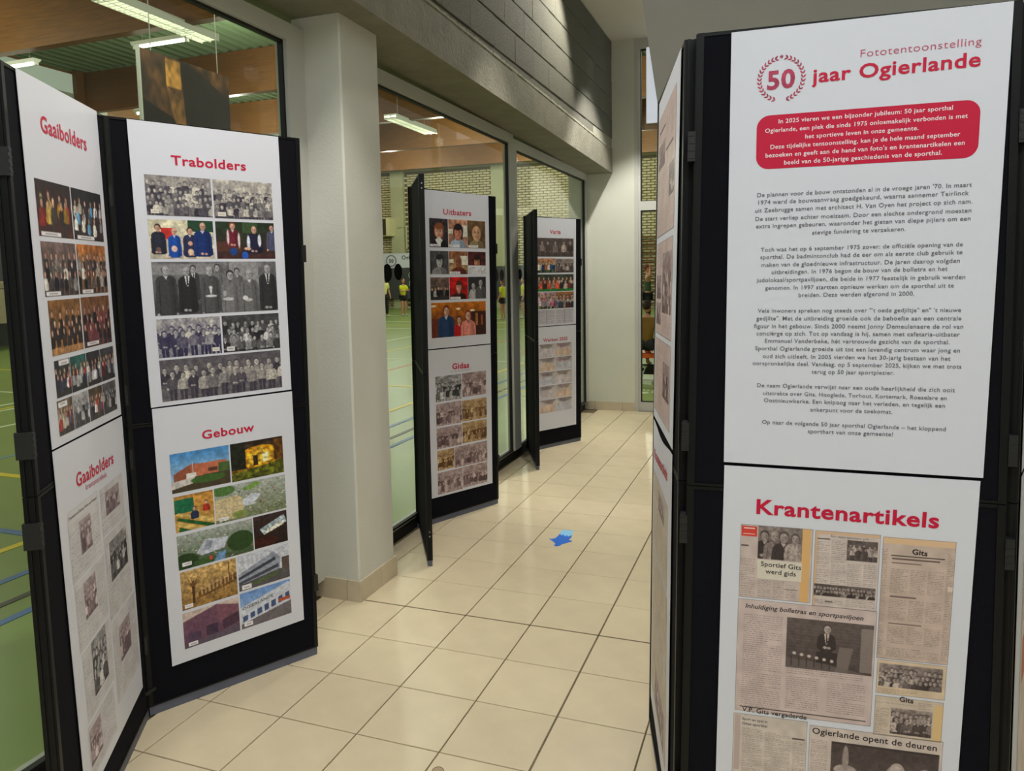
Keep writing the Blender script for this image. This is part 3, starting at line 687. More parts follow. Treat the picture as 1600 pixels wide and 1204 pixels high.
        for (x0, y0, x1, y1, kd, kw) in k.get('pics', ()):
            hh, ww = int((y1-y0)*s.h), int((x1-x0)*s.w); yy, xx = int(y0*s.h), int(x0*s.w)
            if hh < 6 or ww < 6: continue
            sub = pic(kd, hh, ww, seed+17, **kw); hh = min(hh, s.h-yy); ww = min(ww, s.w-xx); s.a[yy:yy+hh, xx:xx+ww] = sub[:hh, :ww]
        for a in k.get('blank', ()): s.rect(*a)
        bd = k.get('edge', (96, 84, 82))
        s.a[:1] = cc(*bd); s.a[-1:] = cc(*bd); s.a[:, :1] = cc(*bd); s.a[:, -1:] = cc(*bd)
    for a in k.get('chips', ()): s.chip(*a)
    s.tone(tone)
    return s.a

# ================================================================== FOLDING DISPLAY BOARDS
class Surf:
    def __init__(s, bl, br, tl, tr):
        s.c = [np.array(x, float) for x in (bl, br, tl, tr)]
        u = s.c[1]-s.c[0]; u[2] = 0; s.W = np.linalg.norm(u); n = np.cross(u/s.W, (0, 0, 1)); s.n = n; s.H = s.c[2][2]-s.c[0][2]
    def __call__(s, a, b, off=0.0):
        a = np.asarray(a, float)[..., None]; b = np.asarray(b, float)[..., None]
        bl, br, tl, tr = s.c
        return (1-b)*((1-a)*bl+a*br)+b*((1-a)*tl+a*tr)+s.n*np.asarray(off)[..., None] if np.ndim(off) else (1-b)*((1-a)*bl+a*br)+b*((1-a)*tl+a*tr)+s.n*off
    def box(s, mb, s0, s1, t0, t1, o0, o1):
        mb.quadbox([tuple(s(a, b, o)) for (a, b, o) in ((s0, t0, o0), (s1, t0, o0), (s1, t0, o1), (s0, t0, o1), (s0, t1, o0), (s1, t1, o0), (s1, t1, o1), (s0, t1, o1))]); return mb
B = dict(
 A=Surf([-.035, -1.708, 0], [-.441, -1.06, 0], [-.042, -1.717, 2.025], [-.454, -1.077, 2.058]),
 B=Surf([-.441, -1.06, 0], [-.13, -.501, 0], [-.454, -1.077, 2.058], [-.119, -.494, 2.052]),
 C=Surf([-.423, .977, 0], [-.144, 1.582, 0], [-.413, .977, 2.035], [-.126, 1.589, 2.018]),
 D=Surf([-.423, .977, 0], [-0.108, 0.457, 0.0], [-.413, .977, 2.035], [-0.097, 0.46, 2.03]),
 E=Surf([-.409, 2.996, 0], [-.093, 3.546, 0], [-.404, 2.996, 2.0], [-.08, 3.55, 1.994]),
 F=Surf([-.409, 2.996, 0], [-0.164, 2.46, 0.0], [-.404, 2.996, 2.0], [-0.156, 2.463, 2.002]),
 G=Surf([1.226, -.569, 0], [1.392, -1.19, 0], [1.255, -.564, 2.044], [1.413, -1.176, 2.044]),
 I=Surf([1.409, -1.222, 0], [2.081, -1.18, 0], [1.442, -1.208, 2.044], [2.064, -1.169, 2.044]),
 J=Surf([2.103, -1.168, 0], [2.303, -.571, 0], [2.086, -1.157, 2.044], [2.286, -.559, 2.044]),
)
def leaf(key, root, thick=.03, flip=False, hl=True):
    S = B[key]; w = .016/S.W; hh = .014/S.H
    for nm, t0, t1 in (('lower_panel', .016, .501), ('upper_panel', .502, 1.0)):
        p = S.box(MB(), w*.8, 1-w*.8, t0+hh*.5, t1-hh*.5, -thick+.003, 0).build(nm, M['fabric'], root)
        fr = MB()
        S.box(fr, 0, w, t0, t1, -thick, .003); S.box(fr, 1-w, 1, t0, t1, -thick, .003)
        S.box(fr, w, 1-w, t1-hh*.55, t1, -thick, .002); S.box(fr, w, 1-w, t0, t0+hh*.45, -thick, .002)
        # groove ridges on both outer edges
        for a0, a1 in ((-.003/S.W, 0), (1, 1+.003/S.W)):
            S.box(fr, a0, a1, t0, t1, -thick*.36, -thick*.1); S.box(fr, a0, a1, t0, t1, -thick*.9, -thick*.64)
        fr.build('panel_frame', M['frame'], p)
    S.box(MB(), .004, .996, 0, .0155, -thick*.9, -.001).build('foot_rail', M['rail'], root)
def clips(key, edge, root, zs=(.26, .92, 1.14, 1.80)):
    S = B[key]; a = edge
    for z in zs:
        t = z/S.H; mb = MB()
        S.box(mb, a-.009/S.W, a+.009/S.W, t-.016, t+.016, -.033, .006)
        for k in range(4): S.box(mb, a-.007/S.W, a+.007/S.W, t-.013+k*.008, t-.010+k*.008, .006, .0075)
        mb.build('hinge_clip', M['clip'], root)
def screws(key, root):
    S = B[key]
    for t in (.08, .965):
        for dz in (0, .012):
            p = S(1.0, t+dz, -.012); q = p+(S.c[1]-S.c[0])/S.W*.005
            MB().tube([tuple(p), tuple(q)], .0035, 8).build('screw', M['screw'], root)
def stand(key0, loc, **k):
    r = empty('folding_display_board', (0, 0, 0), **k); return r
st1 = stand('A', 0, label='left foreground folding display board, two leaves, with bowling club posters', cat='display board', group='black folding display boards')
leaf('A', st1); leaf('B', st1); clips('A', 0.0, st1); clips('B', 0.0, st1); clips('B', 1.0, st1, (.3, 1.62))
st2 = stand('C', 0, label='folding display board beside the white pillar, one leaf edge-on, carrying portraits', cat='display board', group='black folding display boards')
leaf('C', st2); leaf('D', st2, .026); clips('C', 1.0, st2, (.3, 1.70)); screws('D', st2)
st3 = stand('E', 0, label='farthest folding display board, at the end of the window wall', cat='display board', group='black folding display boards')
leaf('E', st3); leaf('F', st3, .026); clips('E', 1.0, st3, (.3, 1.62))
st4 = stand('I', 0, label='large folding display board in the right foreground with the jubilee text', cat='display board', group='black folding display boards')
leaf('G', st4); leaf('I', st4); leaf('J', st4); clips('I', -.012, st4); clips('I', 1.014, st4)

# ------------------------------------------------------------------ posters
TEXTS = []
class Poster:
    def __init__(s, board, corners, label, name='poster', sag=0.0):
        Bd = B[board]; s.B = Bd; off = .005
        s.c = [Bd(a, b, off) for a, b in corners]          # BL BR TL TR
        s.W = np.linalg.norm(s.c[3]-s.c[2]); s.H = np.linalg.norm(s.c[2]-s.c[0]); s.n = Bd.n; s.sag = sag
        s.root = empty(name, tuple(np.mean(s.c, 0)), label=label, cat='poster', group='exhibition posters')
        s.root.location = (0, 0, 0)
        nu, nv = 12, 16; mb = MB()
        for o in (0, -.0006):
            for j in range(nv+1):
                for i in range(nu+1): mb.v.append(tuple(s(i/nu, j/nv, o)))
        K = (nu+1)*(nv+1)
        for j in range(nv):
            for i in range(nu):
                q = j*(nu+1)+i; mb.f.append((q, q+nu+1, q+nu+2, q+1)); mb.f.append((K+q, K+q+1, K+q+nu+2, K+q+nu+1))
        mb.build('sheet', M['paper'], s.root, fix=False)
    def __call__(s, a, b, off=0.0):
        a = np.asarray(a, float); b = np.asarray(b, float)
        if s.sag: b = b+s.sag*np.exp(-(b/.05)**2)*np.sin(np.pi*np.clip(a, 0, 1))**2
        A = a[..., None]; t = 1-b[..., None]; bl, br, tl, tr = s.c
        wave = 0.0
        return (1-t)*((1-A)*bl+A*br)+t*((1-A)*tl+A*tr)+s.n*(off+wave)
    def photo(s, box, kind, seed=1, tone='c', cell=.002, name='photograph', label=None, **k):
        a0, b0, a1, b1 = box; h = max(8, int((b1-b0)*s.H/cell)); w = max(8, int((a1-a0)*s.W/cell))
        arr = pic(kind, h, w, seed, tone, **k)
        o = painter_grid(name, arr, lambda A, Q: s(a0+(a1-a0)*A, b0+(b1-b0)*Q, .0005), M['photo'], s.root)
        if label: o['label'] = label
        return o
    def text(s, st, a0, b0, a1, b1, mt='red', bold=0.0, name='heading', hs=None):
        TEXTS.append((s, [(st, a0, b0, a1, b1)], mt, bold, name, hs))
    def lines(s, L, mt='grey', bold=0.0, name='paragraph'):
        TEXTS.append((s, L, mt, bold, name, None))
def flush_texts():
    jobs = []
    for (P, L, mt, bold, name, hs) in TEXTS:
        for l in L:
            cu = bpy.data.curves.new('t', 'FONT'); cu.body = l[0]; cu.resolution_u = 3; cu.offset = bold; cu.space_character = 1.06 if bold < .035 else 1.0
            if l[0].startswith('Inhuld'): cu.shear = .25
            if name == 'headline': cu.space_character = 1.03
            o = bpy.data.objects.new('t', cu); COL.objects.link(o); jobs.append(o)
    bpy.context.view_layer.update()
    dg = bpy.context.evaluated_depsgraph_get(); i = 0
    for (P, L, mt, bold, name, hs) in TEXTS:
        vs, fs = [], []
        for (st, a0, b0, a1, b1) in L:
            me = bpy.data.meshes.new_from_object(jobs[i].evaluated_get(dg)); i += 1
            n = len(me.vertices)
            if not n: continue
            co = np.empty(n*3); me.vertices.foreach_get('co', co); co = co.reshape(-1, 3)
            x0, x1 = co[:, 0].min(), co[:, 0].max(); sx = (a1-a0)/(x1-x0)
            sy = sx*P.W/P.H*(.84 if name == 'heading' else .95)
            u = (co[:, 0]-x0)/(x1-x0); a = a0+(a1-a0)*u; b = b0+(b1-b0)*u-co[:, 1]*sy
            base = len(vs); vs += [tuple(p) for p in P(a, b, .0009)]
            fs += [tuple(base+q for q in f.vertices) for f in me.polygons]
            bpy.data.meshes.remove(me)
        me = bpy.data.meshes.new(name); me.from_pydata(vs, [], fs); me.update(); me.materials.append(M[mt])
        link(name, me, P.root)
    for o in jobs:
        cu = o.data; bpy.data.objects.remove(o); bpy.data.curves.remove(cu)

# -- left board, left leaf
p = Poster('A', [(.1367, .544), (.9103, .5295), (.0998, 1.0), (.898, 1.0)], 'upper poster on the far left leaf, group photos of bowlers under a red heading')
p.text('Gaaibolders', .205, .138, .785, .143, 'red', .018)
g = .0032
p.photo((.08, .27, .488, .422), 'crowd', 1, cell=g, bg=(40, 26, 24), bg2=(90, 40, 26), pal=[(226, 168, 44), (150, 40, 34), (200, 60, 50), (60, 50, 48), (230, 190, 90)], rows=2, n=5, y0=.28, dy=.12, hr=.075, chips=[(.06, .9, .55, .08)])
p.photo((.502, .27, .94, .422), 'crowd', 2, cell=g, bg=(26, 26, 34), bg2=(60, 40, 40), pal=[(206, 206, 210), (96, 150, 190), (230, 226, 210), (80, 70, 80)], rows=3, n=6, y0=.26, dy=.16, hr=.055, chips=[(.1, .9, .55, .08)])
p.photo((.083, .436, .495, .586), 'crowd', 3, cell=g, bg=(120, 100, 96), bg2=(90, 70, 70), rows=3, n=7, pal=DARKP, chips=[(.04, .91, .4, .07)])
p.photo((.508, .436, .942, .586), 'crowd', 4, cell=g, bg=(176, 108, 54), bg2=(120, 90, 70), rows=3, n=7, pal=DARKP, chips=[(.1, .9, .35, .07)])
p.photo((.1, .597, .493, .75), 'crowd', 5, cell=g, bg=(130, 90, 50), bg2=(150, 104, 60), rows=3, n=6, pal=[(44, 40, 42), (60, 50, 46)], floor=(190, 140, 90))
p.photo((.508, .596, .94, .75), 'crowd', 6, cell=g, bg=(120, 80, 50), bg2=(96, 60, 60), rows=3, n=6, pal=[(60, 46, 50), (140, 70, 80), (40, 40, 46)], chips=[(.1, .88, .4, .08)])
for i, (x0, x1) in enumerate(((.107, .29), (.296, .505), (.513, .718), (.724, .945))):
    p.photo((x0, .764, x1, .868), 'crowd', 10+i, cell=g, tone='c', bg=[(60, 66, 70), (40, 96, 90), (50, 50, 56), (60, 60, 66)][i], bg2=(60, 54, 50), rows=2, n=5, hr=.07, y0=.3, pal=[(206, 206, 210), (160, 50, 50), (60, 60, 80)], chips=[(.3, .03, .65, .14)] if i == 0 else [])
    p.photo((x0-.01, .876, x1-.01, .975), 'crowd', 20+i, 'g' if i in (1, 3) else 'c', g, bg=[(96, 84, 66), (210, 206, 204), (84, 70, 56), (90, 88, 96)][i], bg2=(84, 74, 66), rows=2, n=5, hr=.07, y0=.3, chips=[(.1, .06, .55, .16)] if i == 0 else [])
p = Poster('A', [(.1755, .0623), (.9129, .0712), (.136, .5415), (.9178, .526)], 'lower poster on the far left leaf, faded newspaper cuttings in two columns')
p.text('Gaaibolders', .238, .132, .79, .138, 'red', .018)
p.text('krantenartikels', .35, .158, .66, .164, 'pink', .0)
nk = dict(paper=(206, 203, 207), ink=(150, 146, 150), edge=(196, 192, 196), pitch=2.6, dens=.6)
gr = dict(tone='p', rows=3, n=5, hr=.06)
g = .0026
p.photo((.09, .183, .5, .385), 'news', 30, cell=g, name='newspaper_cutting', cols=[(.02, .3, .32, .95), (.66, .3, .97, .95), (.34, .75, .64, .95)], pics=[(.34, .24, .72, .72, 'crowd', dict(tone='p', bg=(150, 130, 90), rows=2, n=4, hr=.08))], blank=[(0, 0, 1, .18, (212, 209, 213))], **nk)
p.text('Therese en Danny, Prins en Prinses', .1, .205, .48, .207, 'grey', .01)
p.photo((.1, .392, .52, .585), 'news', 31, cell=g, name='newspaper_cutting', cols=[(.02, .1, .26, .95), (.7, .05, .97, .95), (.3, .72, .68, .95)], pics=[(.27, .1, .67, .66, 'crowd', gr)], **nk)
p.photo((.115, .595, .525, .80), 'news', 32, cell=g, name='newspaper_cutting', cols=[(.02, .1, .3, .95), (.72, .05, .97, .95), (.3, .84, .7, .97)], pics=[(.3, .02, .82, .82, 'crowd', dict(tone='g', rows=3, n=4, hr=.07))], **nk)
p.photo((.1, .81, .5, .965), 'news', 33, cell=g, name='newspaper_cutting', cols=[(.5, .05, .97, .95), (.03, .85, .48, .97)], pics=[(.04, .12, .46, .8, 'crowd', gr)], **nk)
p.photo((.535, .19, .91, .34), 'news', 34, cell=g, name='newspaper_cutting', cols=[(.02, .7, .48, .95), (.52, .72, .97, .95), (.02, .1, .16, .65)], pics=[(.2, .16, .82, .66, 'crowd', dict(tone='p', rows=2, n=4, hr=.08))], **nk)
p.photo((.54, .35, .94, .62), 'news', 35, cell=g, name='newspaper_cutting', cols=[(.02, .62, .48, .98), (.52, .62, .97, .98), (.02, .08, .16, .6)], pics=[(.18, .1, .92, .58, 'crowd', dict(tone='g', rows=3, n=5, hr=.06))], **nk)
p.photo((.55, .63, .97, .9), 'news', 36, cell=g, name='newspaper_cutting', cols=[(.02, .1, .25, .95), (.7, .1, .97, .95), (.27, .66, .68, .95)], pics=[(.26, .16, .72, .6, 'crowd', dict(tone='p', rows=2, n=4, hr=.09))], **nk)
# -- left board, right leaf
p = Poster('B', [(.1199, .5289), (.8909, .5328), (.1042, .9985), (.8737, .9979)], 'upper poster with the red heading Trabolders and five rows of club photos')
p.text('Trabolders', .25, .142, .75, .141, 'red', .02)
g = .0019; bb = (176, 172, 166)
p.photo((.075, .182, .498, .322), 'crowd', 41, 's', g, bg=(150, 150, 150), bg2=(120, 118, 118), rows=4, n=12, y0=.2, dy=.17, hr=.05, label='old sepia photo of a large seated club group', chips=[(.06, .84, .12, .11)])
p.photo((.51, .182, .93, .324), 'crowd', 42, 's', g, bg=(190, 186, 176), bg2=(130, 128, 126), rows=3, n=13, y0=.34, dy=.18, hr=.045, label='old sepia photo of a standing group in a hall', chips=[(.06, .84, .13, .11)])
p.photo((.075, .336, .494, .474), 'list', 43, cell=g, label='colour photo of four club members in blue jackets', bg=(214, 206, 178), bg2=(200, 190, 170), rects=[(.18, .22, .38, .5, (196, 50, 44)), (.6, 0, 1, .3, (36, 70, 50))],
    ppl=[((.14, .22, .085, (40, 44, 62)), dict(long=6)), ((.38, .3, .085, (22, 78, 170)), dict(long=6, bald=True)), ((.62, .28, .085, (44, 48, 84)), dict(long=6)), ((.82, .15, .1, (24, 50, 112)), dict(long=6, bald=True, wide=1.1))],
    over=[(.13, .76, .035, .06, (110, 84, 80)), (.37, .74, .045, .08, (226, 190, 176)), (.62, .82, .045, .08, (232, 200, 170)), (.62, .6, .035, .06, (206, 160, 140))])
p.photo((.51, .336, .93, .474), 'list', 44, cell=g, label='colour photo of three men bowling indoors', bg=(36, 56, 36), bg2=(70, 40, 40), rects=[(0, .55, .4, .8, (88, 54, 44)), (.45, 0, .7, .3, (60, 80, 50))],
    ppl=[((.28, .12, .09, (110, 34, 50)), dict(long=4.4, hair=(120, 60, 44))), ((.64, .2, .095, (34, 34, 62)), dict(long=5, bald=True, wide=1.2)), ((.95, .14, .08, (80, 80, 110)), dict(long=6))],
    over=[(.2, .42, .02, .2, (222, 210, 212)), (.38, .5, .02, .2, (222, 210, 212)), (.54, .56, .028, .2, (220, 226, 236)), (.73, .5, .03, .17, (220, 226, 236)), (.52, .72, .06, .04, (224, 176, 150)), (.28, .8, .06, .1, (26, 70, 140)), (.47, .9, .055, .1, (40, 90, 190))])
men = [((.1, .16, .085, (64, 64, 68)), dict(long=8, bald=True, wide=1.1)), ((.31, .14, .06, (70, 70, 74)), dict(long=8, tie=(40, 40, 44))), ((.5, .12, .06, (120, 118, 120)), dict(long=8)), ((.66, .2, .06, (110, 108, 110)), dict(long=8)),
       ((.26, .18, .08, (40, 40, 46)), dict(long=8, tie=(60, 60, 60), bald=True)), ((.44, .18, .085, (84, 82, 86)), dict(long=8, bald=True, wide=1.1)), ((.6, .27, .085, (124, 122, 124)), dict(long=8, wide=1.1)), ((.76, .25, .09, (110, 110, 112)), dict(long=8, bald=True, wide=1.1)), ((.92, .15, .085, (48, 48, 54)), dict(long=8, bald=True, tie=(30, 30, 34)))]
p.photo((.075, .485, .929, .676), 'list', 45, 'g', g, label='wide black and white photo of men in suits with trophies', bg=(120, 118, 122), bg2=(70, 68, 70), rects=[(.6, 0, .84, .5, (150, 148, 150)), (0, .05, .5, .25, (140, 138, 140)), (.08, .52, .17, .58, (190, 190, 190))], ppl=men,
    over=[(.44, .66, .045, .025, (226, 222, 220)), (.44, .55, .008, .08, (236, 232, 230)), (.44, .5, .014, .03, (226, 222, 220)), (.58, .73, .045, .03, (216, 212, 210)), (.55, .62, .015, .06, (170, 168, 170)), (.72, .72, .022, .045, (232, 228, 224)), (.75, .76, .03, .03, (206, 202, 200))])
p.photo((.075, .688, .498, .827), 'crowd', 46, 'b', g, bg=(176, 172, 150), bg2=(150, 146, 134), rows=2, n=8, y0=.3, dy=.08, hr=.075, label='violet toned photo of people round a drum', chips=[(.84, .83, .12, .1)])
p.photo((.511, .688, .93, .827), 'crowd', 47, 'g', g, bg=(70, 70, 72), bg2=(56, 56, 58), rows=3, n=9, y0=.22, dy=.2, hr=.06, label='black and white photo of club members with a cheque', chips=[(.06, .85, .13, .1)])
p.photo((.075, .835, .928, .985), 'crowd', 48, 's', g, bg=(84, 80, 72), bg2=(96, 92, 84), rows=2, n=12, y0=.24, dy=.14, hr=.075, label='wide sepia photo of a row of men and women', pal=[(206, 200, 186), (70, 66, 62), (190, 184, 170), (150, 144, 134), (50, 48, 46)])
p = Poster('B', [(.1321, .0752), (.912, .0805), (.1231, .5265), (.8935, .5294)], 'lower poster with the red heading Gebouw and ten pictures of buildings')
p.text('Gebouw', .315, .142, .692, .142, 'red', .02)
for box, kd, lb in (((.088, .181, .495, .333), 'b1', 'colour photo of a brick hall under blue sky'), ((.505, .181, .902, .335), 'b2', 'yellow lit hall at night'), ((.093, .347, .363, .487), 'b3', 'indoor bowling lanes'), ((.371, .346, .905, .49), 'a1', 'aerial view of the village'),
                    ((.093, .5, .633, .635), 'a2', 'aerial view of the sports hall between trees'), ((.641, .498, .903, .632), 'b4', 'sports hall lit at night'), ((.097, .644, .493, .796), 'b5', 'sepia photo of a bare tree before a low building'), ((.506, .644, .903, .79), 'b6', 'grey photo of a modern hall'),
                    ((.093, .808, .493, .95), 'b7', 'purple toned photo of a brick building'), ((.506, .8, .9, .95), 'b8', 'photo of a white hall with letters on the facade')):
    p.photo(box, kd, 60, cell=g, name='photograph', label=lb)
p.text('OGIERLANDE', .52, .873, .76, .852, 'grey', .03)
# -- middle board
p = Poster('C', [(.13, .532), (.9099, .5329), (.128, .9967), (.9014, 1.0)], 'upper poster with the red heading Uitbaters and three rows of portraits')
p.text('Uitbaters', .285, .146, .715, .143, 'red', .012)
g = .0028
cells = [dict(bg=(60, 50, 60), bg2=(40, 36, 44), shelf=1, hair=(140, 80, 50), cloth=(30, 28, 34), collar=1, chip=1), dict(bg=(196, 140, 110), bg2=(150, 110, 90), hair=(40, 26, 34), cloth=(170, 190, 214), skin=(206, 130, 106), chip=1, win=1), dict(bg=(110, 84, 54), bg2=(90, 70, 46), bald=1, skin=(214, 168, 130), cloth=(150, 130, 96), chip=1, hr=.24),
         dict(bg=(90, 86, 90), bg2=(60, 58, 62), hair=(40, 38, 42), cloth=(150, 146, 150), skin=(210, 200, 196)), dict(bg=(150, 90, 60), bg2=(170, 150, 110), bald=1, skin=(140, 84, 60), cloth=(110, 46, 40), win=1, chip=1), dict(bg=(70, 30, 32), bg2=(90, 40, 40), hair=(40, 26, 26), skin=(196, 130, 100), desk=1)]
for i, kw in enumerate(cells):
    c, r_ = i % 3, i//3
    p.photo(((.073, .356, .65)[c], (.174, .378)[r_], (.348, .645, .938)[c], (.355, .526)[r_]), 'portrait', 70+i, 'g' if i == 3 else 'c', g, **kw)
p.photo((.07, .546, .349, .69), 'crowd', 80, cell=g, bg=(120, 96, 90), bg2=(70, 56, 54), rows=1, n=7, y0=.5, hr=.06, pal=DARKP)
p.photo((.355, .545, .64, .69), 'portrait', 81, cell=g, bg=(196, 24, 26), bg2=(170, 20, 24), hair=(80, 40, 30), skin=(226, 160, 140), cloth=(60, 30, 30), hr=.18, chip=1)
p.photo((.645, .544, .935, .69), 'list', 82, 'g', g, bg=(40, 40, 44), bg2=(60, 58, 62), ppl=[((.3, .4, .14, (196, 194, 196)), {}), ((.68, .26, .15, (90, 88, 92)), dict(long=5))])
p.photo((.073, .708, .925, .932), 'list', 83, cell=g, label='large colour photo of three smiling people under orange lights', bg=(196, 112, 26), bg2=(84, 40, 26), rects=[(0, .45, .3, 1, (110, 50, 30)), (.72, .3, 1, 1, (60, 30, 26)), (.8, .35, .84, .7, (180, 110, 60)), (.9, .4, .94, .7, (150, 80, 50))],
    ppl=[((.26, .24, .13, (34, 62, 104)), dict(long=6, wide=1.25, hair=(110, 50, 34))), ((.49, .52, .1, (186, 26, 34)), dict(long=5, hair=(80, 40, 34))), ((.66, .4, .13, (232, 142, 128)), dict(long=6, hair=(130, 56, 44), wide=1.1))], ells=[(.48, .2, .04, .03, (250, 240, 200)), (.74, .26, .05, .03, (250, 236, 190)), (.04, .1, .05, .03, (250, 240, 210))])
p = Poster('C', [(.1458, .0804), (.913, .0753), (.135, .5285), (.9104, .5295)], 'lower poster with the red heading Gidas and old team photos in mauve tones')
p.text('Gidas', .365, .143, .634, .145, 'red', .03)
p.text('krantenartikels', .34, .164, .657, .166, 'palegrey', .0)
for i, (box, tn) in enumerate((((.1, .181, .503, .353), 'g'), ((.516, .18, .912, .345), 'm'), ((.1, .366, .5, .518), 'm'), ((.507, .37, .915, .515), 'o'), ((.098, .53, .496, .672), 'm'), ((.505, .525, .912, .668), 'o'), ((.1, .684, .366, .82), 'o'), ((.374, .682, .914, .826), 'm'), ((.098, .836, .492, .985), 'm'), ((.5, .833, .91, .98), 'm'))):
    p.photo(box, 'crowd', 90+i, tn, g, bg=(170, 160, 150), bg2=(130, 120, 112), rows=2, n=8, y0=.34, dy=.2, hr=.065, legs=(200, 190, 180))
# -- far board
p = Poster('E', [(.18, .5354), (.8967, .5356), (.178, .9965), (.9047, .998)], 'upper poster with the red heading Varia on the farthest board')
p.text('Varia', .33, .145, .6, .143, 'red', .012)
g = .0036
p.photo((.012, .185, .936, .356), 'crowd', 101, 'n', g, bg=(96, 60, 64), bg2=(70, 56, 58), rows=1, n=5, y0=.26, hr=.1, legs=(60, 50, 52), pal=[(214, 206, 206), (60, 54, 58), (180, 170, 172)])
p.photo((.012, .373, .458, .505), 'crowd', 102, cell=g, bg=(186, 120, 90), bg2=(96, 140, 96), rows=1, n=6, y0=.35, hr=.09, pal=[(40, 80, 130), (210, 120, 70), (226, 210, 190)])
p.photo((.464, .375, .936, .505), 'crowd', 103, 'n', g, rows=2, n=6, hr=.08)
p.photo((.012, .521, .936, .678), 'crowd', 104, cell=g, bg=(60, 70, 60), bg2=(70, 60, 56), rows=2, n=8, y0=.25, hr=.09, pal=[(206, 90, 60), (200, 180, 170), (60, 60, 66)], floor=(40, 146, 60))
p.photo((.012, .687, .46, .84), 'crowd', 105, cell=g, bg=(190, 150, 160), bg2=(150, 170, 110), rows=2, n=6, y0=.25, hr=.08, pal=[(206, 110, 140), (220, 200, 210), (150, 60, 90)])
p.photo((.464, .687, .936, .84), 'crowd', 106, cell=g, bg=(150, 100, 60), bg2=(90, 80, 100), rows=2, n=4, y0=.3, hr=.12)
p.photo((.012, .85, .455, .985), 'text2', 107, cell=g); p.photo((.46, .85, .936, .985), 'text2', 108, cell=g)
p = Poster('E', [(.1818, .0824), (.8941, .0807), (.175, .532), (.8967, .532)], 'lower poster on the farthest board with the red heading Werken 2025')
p.text('Werken 2025', .14, .143, .77, .143, 'red', .012)
for r_ in range(5):
    for c in range(2):
        p.photo(((.03, .458)[c], .168+r_*.135, (.448, .885)[c], .292+r_*.135), 'room', 110+r_*2+c, 'c', g, floor=[(206, 196, 200), (214, 190, 172), (196, 196, 206)][(r_+c) % 3])
# -- right board, main leaf
p = Poster('I', [(.1229, .5312), (.9319, .5284), (.1158, .997), (.9753, .9991)], 'large white introduction poster with red text box, upper half of the right board')
p.text('Fototentoonstelling', .486, .083, .902, .081, 'pink', -.008)
p.text('jaar Ogierlande', .31, .128, .903, .124, 'red', .022)
ro = MB(); N = 10; x0, y0, x1, y1 = .106, .192, .912, .312; rx, ry = .05, .05*p.W/p.H
pts = []
for (cx, cy, a0) in ((x1-rx, y0+ry, -90), (x1-rx, y1-ry, 0), (x0+rx, y1-ry, 90), (x0+rx, y0+ry, 180)):
    for i in range(N+1):
        t = math.radians(a0+90*i/N); pts.append((cx+rx*math.cos(t), cy+ry*math.sin(t)))
A_ = np.array(pts); ro.v = [tuple(v) for v in p(A_[:, 0], A_[:, 1], .0006)]; ro.f = [tuple(range(len(pts)))[::-1]]
ro.build('text_box', M['red'], p.root, fix=False)
p.lines([('In 2025 vieren we een bijzonder jubileum: 50 jaar sporthal', .19, .2115, .818, .2095), ('Ogierlande, een plek die sinds 1975 onlosmakelijk verbonden is met', .139, .2305, .87, .2285), ('het sportieve leven in onze gemeente.', .293, .249, .703, .247),
         ('Deze tijdelijke tentoonstelling, kan je de hele maand september', .161, .2675, .848, .2655), ('bezoeken en geeft aan de hand van foto\'s en krantenartikelen een', .143, .286, .865, .284), ('beeld van de 50-jarige geschiedenis van de sporthal.', .215, .304, .789, .302)], 'white', .012, 'box_text')
TXT = ['De plannen voor de bouw ontstonden al in de vroege jaren \'70. In maart', '1974 werd de bouwaanvraag goedgekeurd, waarna aannemer Teirlinck', 'uit Zeebrugge samen met architect H. Van Oyen het project op zich nam.', 'De start verliep echter moeizaam. Door een slechte ondergrond moesten', 'extra ingrepen gebeuren, waaronder het gieten van diepe pijlers om een', 'stevige fundering te verzekeren.',
 'Toch was het op 6 september 1975 zover: de officiële opening van de', 'sporthal. De badmintonclub had de eer om als eerste club gebruik te', 'maken van de gloednieuwe infrastructuur. De jaren daarop volgden', 'uitbreidingen. In 1976 begon de bouw van de bolletra en het', 'judolokaal/sportpaviljoen, die beide in 1977 feestelijk in gebruik werden', 'genomen. In 1997 startten opnieuw werken om de sporthal uit te', 'breiden. Deze werden afgerond in 2000.',
 'Vele inwoners spreken nog steeds over "\'t oede gedjiltje" en" \'t nieuwe', 'gedjilte". Met de uitbreiding groeide ook de behoefte aan een centrale', 'figuur in het gebouw. Sinds 2000 neemt Jonny Demeulenaere de rol van', 'conciërge op zich. Tot op vandaag is hij, samen met cafetaria-uitbater', 'Emmanuel Vanderbeke, hét vertrouwde gezicht van de sporthal.', 'Sporthal Ogierlande groeide uit tot een levendig centrum waar jong en', 'oud zich uitleeft. In 2005 vierden we het 30-jarig bestaan van het', 'oorspronkelijke deel. Vandaag, op 5 september 2025, kijken we met trots', 'terug op 50 jaar sportplezier.',
 'De naam Ogierlande verwijst naar een oude heerlijkheid die zich ooit', 'uitstrekte over Gits, Hooglede, Torhout, Kortemark, Roeselare en', 'Oostnieuwkerke. Een knipoog naar het verleden, en tegelijk een', 'ankerpunt voor de toekomst.', 'Op naar de volgende 50 jaar sporthal Ogierlande – het kloppend', 'sporthart van onze gemeente!']
